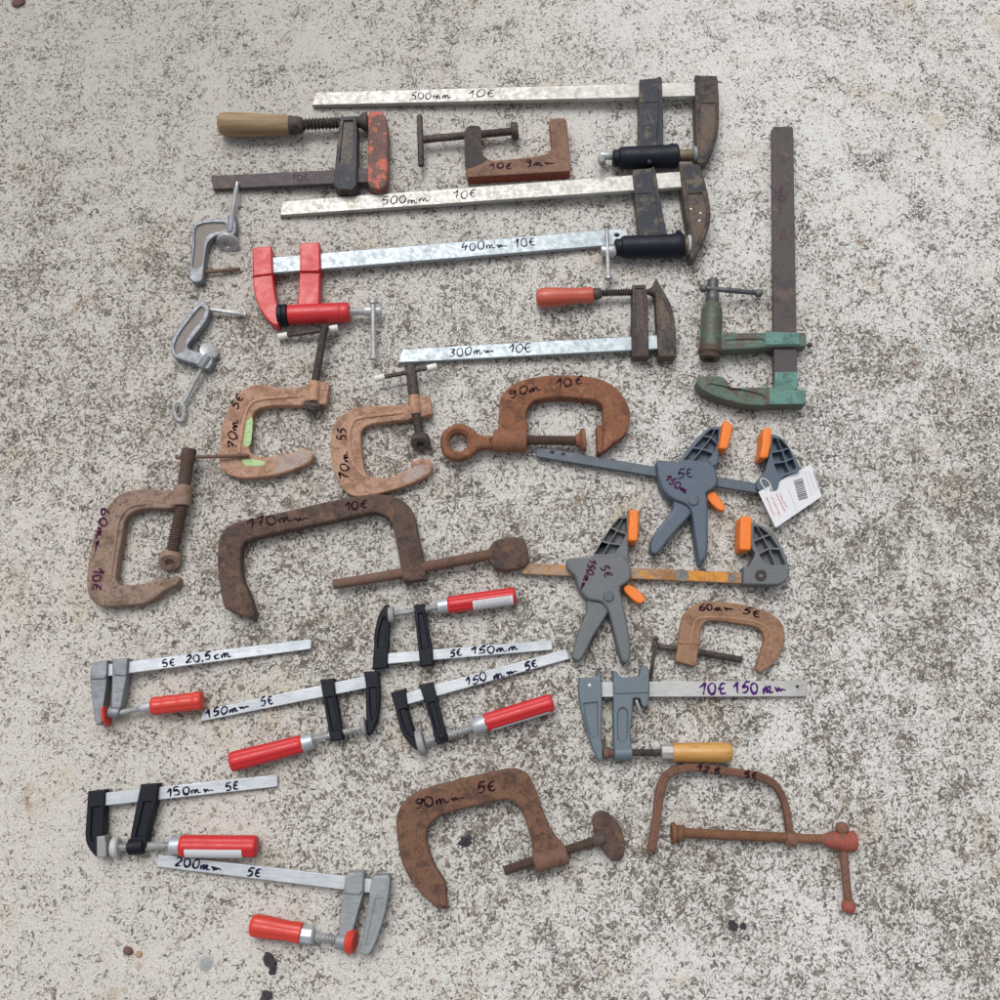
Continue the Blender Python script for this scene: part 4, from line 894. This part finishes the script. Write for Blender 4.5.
part(c, 'sliding_arm', 'black_plastic', lambda m: (m.plate('R7', [(214,104),(266,101),(262,150),(240,230),(228,300),(180,300),(182,265),(196,190)], 3, 20, 1.6, rec=[([(222,155),(250,153),(228,262),(196,264)], 3)]), m.lathe('R7', (177,294), (226,291), 15, 15, [(0,20),(.08,24),(.92,24),(1,20)])))
part(c, 'screw', 'zinc_screw', lambda m: m.thread('R7', (146,294), (308,288), 14, 14, 13, 4., 1.9))
part(c, 'ferrule', 'zinc_new', lambda m: m.lathe('R7', (301,289), (340,288), 15, 15, [(0,20),(.15,26),(1,28)]))
h = handle(c, 'R7', (332,290), (568,292), 15.5, 33)
sticker(h, 'R7', (332,290), (568,292), .1, .83, 15.5, 33.5, .2, 1.45, 0)
write(c, 'R7', [('150m~', (293,140), (438,126), 24), ('5€', (472,123), (516,119), 26)], bz, 'ink', 2.)
# ---- 24
c = thing('bar_clamp', 'bar clamp with smooth grey metal arms at the bottom, red handle below its bar', 'R7', (870,480), FG)
bz = ramp(px('R7',(265,335)), 6, px('R7',(910,412)), 17)
part(c, 'bar', 'zinc_new', lambda m: m.plate('R7', [(270,317),(266,319),(261,350),(263,354),(930,436),(930,393)], lambda q: bz(q)-5, bz, .8))
def f(m):
    m.plate('R7', [(836,378),(842,372),(888,368),(893,374),(890,430),(868,510),(850,575),(812,572),(818,500),(828,430)], 3, 21, 1.6)
    m.plate('R7', [(838,378),(889,371),(888,425),(878,440),(830,436)], 10, 23.5, 1.6)
    m.cyl('R7', (806,577), (842,581), 14, 14, 24)
part(c, 'sliding_arm', 'alloy_light', f)
def f(m):
    m.plate('R7', sm([(914,390),(920,382),(965,378),(970,390),(965,440),(950,510),(925,585),(902,622),(874,614),(886,560),(902,470)], 3, (0,2,3,8)), 3, 21, 1.6, rec=[([(925,450),(950,446),(935,520),(905,590),(895,590)], 1.2)])
part(c, 'fixed_jaw', 'alloy_light', f)
part(c, 'rubber_pad', 'red_translucent', lambda m: m.lathe('R7', (838,577), (864,581), 13, 15, [(0,26),(.2,36),(.6,39),(1,32)]))
part(c, 'screw', 'zinc_screw', lambda m: m.thread('R7', (730,562), (812,576), 14, 14, 14.5, 3.8, 1.8))
part(c, 'ferrule', 'zinc_new', lambda m: m.lathe('R7', (697,557), (740,562), 15, 15, [(0,26),(.85,26),(1,20)], facets=8))
handle(c, 'R7', (702,555), (547,529), 15.5, 34, 'red_translucent', [(0,.8),(.02,.92),(.1,.92),(.25,.86),(.4,.9),(.7,1.),(.88,1.),(.95,.93),(.99,.75),(1,.55)])
write(c, 'R7', [('200m~', (318,350), (462,368), 26), ('5€', (535,380), (580,386), 28)], bz, 'ink', 2.1)

# ================================================================== 25  rusty 90mm
c = thing('c_clamp', 'heavy dark-rusty screw clamp at bottom centre with round flat thumb disc', 'R8', (250,100), CG)
def f(m):
    m.plate('R8', sm([(35,200),(32,160),(44,128),(75,104),(130,86),(220,65),(265,57),(295,68),(312,100),(330,150),(350,190),(371,214),(374,247),(320,261),(310,235),(300,190),(285,147),(270,127),(250,120),(190,132),(122,152),(98,172),(93,200),(107,248),(130,285),(135,341),(112,334),(76,302),(46,252)], 4, (11,12,13,24,25)), 1, 22, 3.4, jit=.4)
    m.lathe('R8', (308,246), (375,228), 17, 17, [(0,16),(.04,19),(.96,19),(1,16)])
part(c, 'frame', 'rust', f)
part(c, 'screw', 'rust_screw', lambda m: m.thread('R8', (248,262), (436,200), 16, 17, 10.5, 3.4, 1.4))
part(c, 'thumb_disc', 'rust_dark', lambda m: (m.plate('R8', sm([(426,158),(436,143),(455,145),(480,172),(490,208),(486,235),(472,243),(452,230),(436,205),(428,180)], 5), ramp(px('R8',(430,200)), 10, px('R8',(490,200)), 4), ramp(px('R8',(430,200)), 20, px('R8',(490,200)), 14), 2.5, jit=.2), m.lathe('R8', (428,203), (450,196), 17, 19, [(0,10),(.5,13),(1,8)])))
write(c, 'R8', [('90m~', (70,138), (172,118), 20), ('5€', (196,108), (236,98), 20)], 22, 'ink_dark', 2.2)
# ================================================================== 26  thin rusty
c = thing('c_clamp', 'thin flat rusty screw clamp with red-knobbed tommy bar at lower right', 'T8', (650,380), CG)
def f(m):
    m.plate('T8', sm([(74,425),(95,290),(110,170),(130,112),(170,76),(230,58),(300,58),(430,75),(540,92),(600,120),(640,165),(665,230),(680,320),(692,360),(690,395),(668,406),(650,392),(655,340),(640,240),(620,187),(590,152),(540,128),(420,108),(310,92),(232,92),(182,107),(157,140),(142,200),(125,320),(108,427)], 4, (0,29)), 8, 19, 2.2, jit=.25)
part(c, 'frame', 'rust_thin', f)
part(c, 'screw', 'rust_ochre', lambda m: (m.thread('T8', (210,345), (660,366), 13, 13, 21, 1.8, .4), m.cyl('T8', (655,366), (820,373), 13, 13, 19)))
part(c, 'boss', 'rust_thin', lambda m: m.cyl('T8', (650,370), (692,374), 13, 13, 30))
part(c, 'screw_pad', 'rust_ochre', lambda m: m.lathe('T8', (173,346), (222,347), 13, 13, [(0,40),(.08,44),(.3,42),(.45,32),(.8,34),(1,24)]))
part(c, 'screw_head', 'red_worn', lambda m: m.lathe('T8', (798,372), (942,384), 13, 14, [(0,19),(.2,30),(.4,40),(.7,43),(.93,42),(1,34)]))
part(c, 'tommy_bar', 'rust_thin', lambda m: (m.cyl('T8', (884,330), (888,420), 20, 14, 17), m.cyl('T8', (888,410), (911,650), 13, 7, 18, 17), m.ball('T8', (884,328), 18, 28)))
part(c, 'knob', 'red_worn', lambda m: m.ball('T8', (911,652), 8, 30))
write(c, 'T8', [('12.5', (275,88), (378,102), 26), ('5€', (476,112), (532,120), 26)], 19, 'ink_dark', 2.4)

# ================================================================== small stones and tar crumbs lying on the concrete
def stone(name, label, p, r, mat, h=.5, cat='stone', seed=1, el=1.3, rot=0.):
    rn = random.Random(seed); sc = scale(p); c0 = P(p, 0); m = MB(); rings = []
    for j in range(1, 7):
        a = math.pi*j/7; q = []
        for i in range(14):
            b = 2*math.pi*i/14
            d = Vector((math.cos(b)*math.sin(a), math.sin(b)*math.sin(a), -math.cos(a)))
            k = 1+(.7 if mat == 'tar' else .35)*mnoise.noise(d*(2.6 if mat == 'tar' else 1.4)+Vector((seed*3.1,0,0)))
            x, y = d.x*k*el, d.y*k
            q.append(c0+Vector((x*math.cos(rot)-y*math.sin(rot), x*math.sin(rot)+y*math.cos(rot), (d.z*k+.6)*h))*r*sc)
        rings.append(m.ring(q))
    for a, b in zip(rings, rings[1:]): m.bridge(a, b)
    m.face(list(reversed(rings[0]))); m.face(rings[-1])
    o = m.build(name, M[mat], None, tuple(c0)).o; o['label'] = label; o['category'] = cat
M['stone_red'] = worn('reddish_stone', C(120,84,80), C(104,76,72), None, .5, 200, .7)
M['stone_tan'] = worn('tan_stone', C(188,158,126), C(170,142,112), None, .5, 200, .7)
M['stone_grey'] = worn('grey_stone', C(178,180,180), C(166,168,168), None, .5, 200, .7)
M['tar'] = worn('tar_crumb', C(52,48,60), C(66,62,70), None, .5, 300, .6)
stone('pebble', 'reddish brown pebble on the bare concrete at lower left', (128.5,950.5), 4.2, 'stone_red', .5, 'pebble', 2, 1.25, -.5)
stone('pebble', 'small tan pebble just right of the reddish one', (139,954), 3.3, 'stone_tan', .45, 'pebble', 3, 1.1)
stone('pebble', 'flat pale grey pebble set in concrete left of the tar crumbs', (206,963), 7, 'stone_grey', .12, 'pebble', 4, 1.1, .5)
stone('pebble', 'dark pebble at the top left corner of the photo', (19,3), 5, 'stone_red', .5, 'pebble', 5, 1.3, .4)
stone('tar_crumb', 'larger black tar crumb below the red handle at the bottom', (269.5,960.5), 6, 'tar', .16, 'crumb', 6, 1.25, -1.)
stone('tar_crumb', 'small black tar crumb touching the larger one from below', (273,971), 3.6, 'tar', .16, 'crumb', 7, 1.3, 1.)
stone('tar_crumb', 'black tar crumb at the very bottom edge of the photo', (267,996), 5.2, 'tar', .16, 'crumb', 8, 1.1)
stone('tar_crumb', 'larger black speck on the concrete below the thin rusty clamp', (733,925), 4.4, 'tar', .16, 'crumb', 9, 1.2, -.6)
stone('tar_crumb', 'smaller black speck right beside the larger one under the thin rusty clamp', (743,926), 3.2, 'tar', .16, 'crumb', 10, 1.1)
stone('tar_crumb', 'black speck inside the opening of the heavy rusty clamp', (466,841), 4.6, 'tar', .12, 'crumb', 11, 1.4, .3)

# ------------------------------------------------------------------ loose grit and half-bedded grains, far too many to count
def grit():
    rn = random.Random(11); m = MB()
    for i in range(4200):
        x, y = rn.uniform(-.95, .95), rn.uniform(-.78, .98)
        r = .0006+.0013*rn.random()**3; e = rn.uniform(.6, 1.2); a0 = rn.random()*6.28; h = r*rn.uniform(.25, .6)
        m.mi = rn.choice((0,0,0,1,1,2,3))
        top = []; n = rn.choice((5,6,7))
        for k in range(n):
            a = 2*math.pi*k/n; q = r*rn.uniform(.75, 1.2)
            px_, py_ = math.cos(a)*q*e, math.sin(a)*q
            top.append((x+px_*math.cos(a0)-py_*math.sin(a0), y+px_*math.sin(a0)+py_*math.cos(a0)))
        b = m.ring([(p[0], p[1], -.0004) for p in top]); t = m.ring([(x+(p[0]-x)*.6, y+(p[1]-y)*.6, h) for p in top])
        m.bridge(b, t); m.face(t)
    flat = lambda n, c: ink(n, c)
    g = m.build('loose_grit', [flat('grit_pale', C(214,209,198)), flat('grit_grey', C(150,146,138)), flat('grit_dark', C(92,86,80)), flat('grit_brown', C(160,132,106))], None, (0,0,0), sharp=25)
    g.o['kind'] = 'stuff'; g.o['label'] = 'tiny loose grains scattered over the concrete'; g.o['category'] = 'grit'
grit()
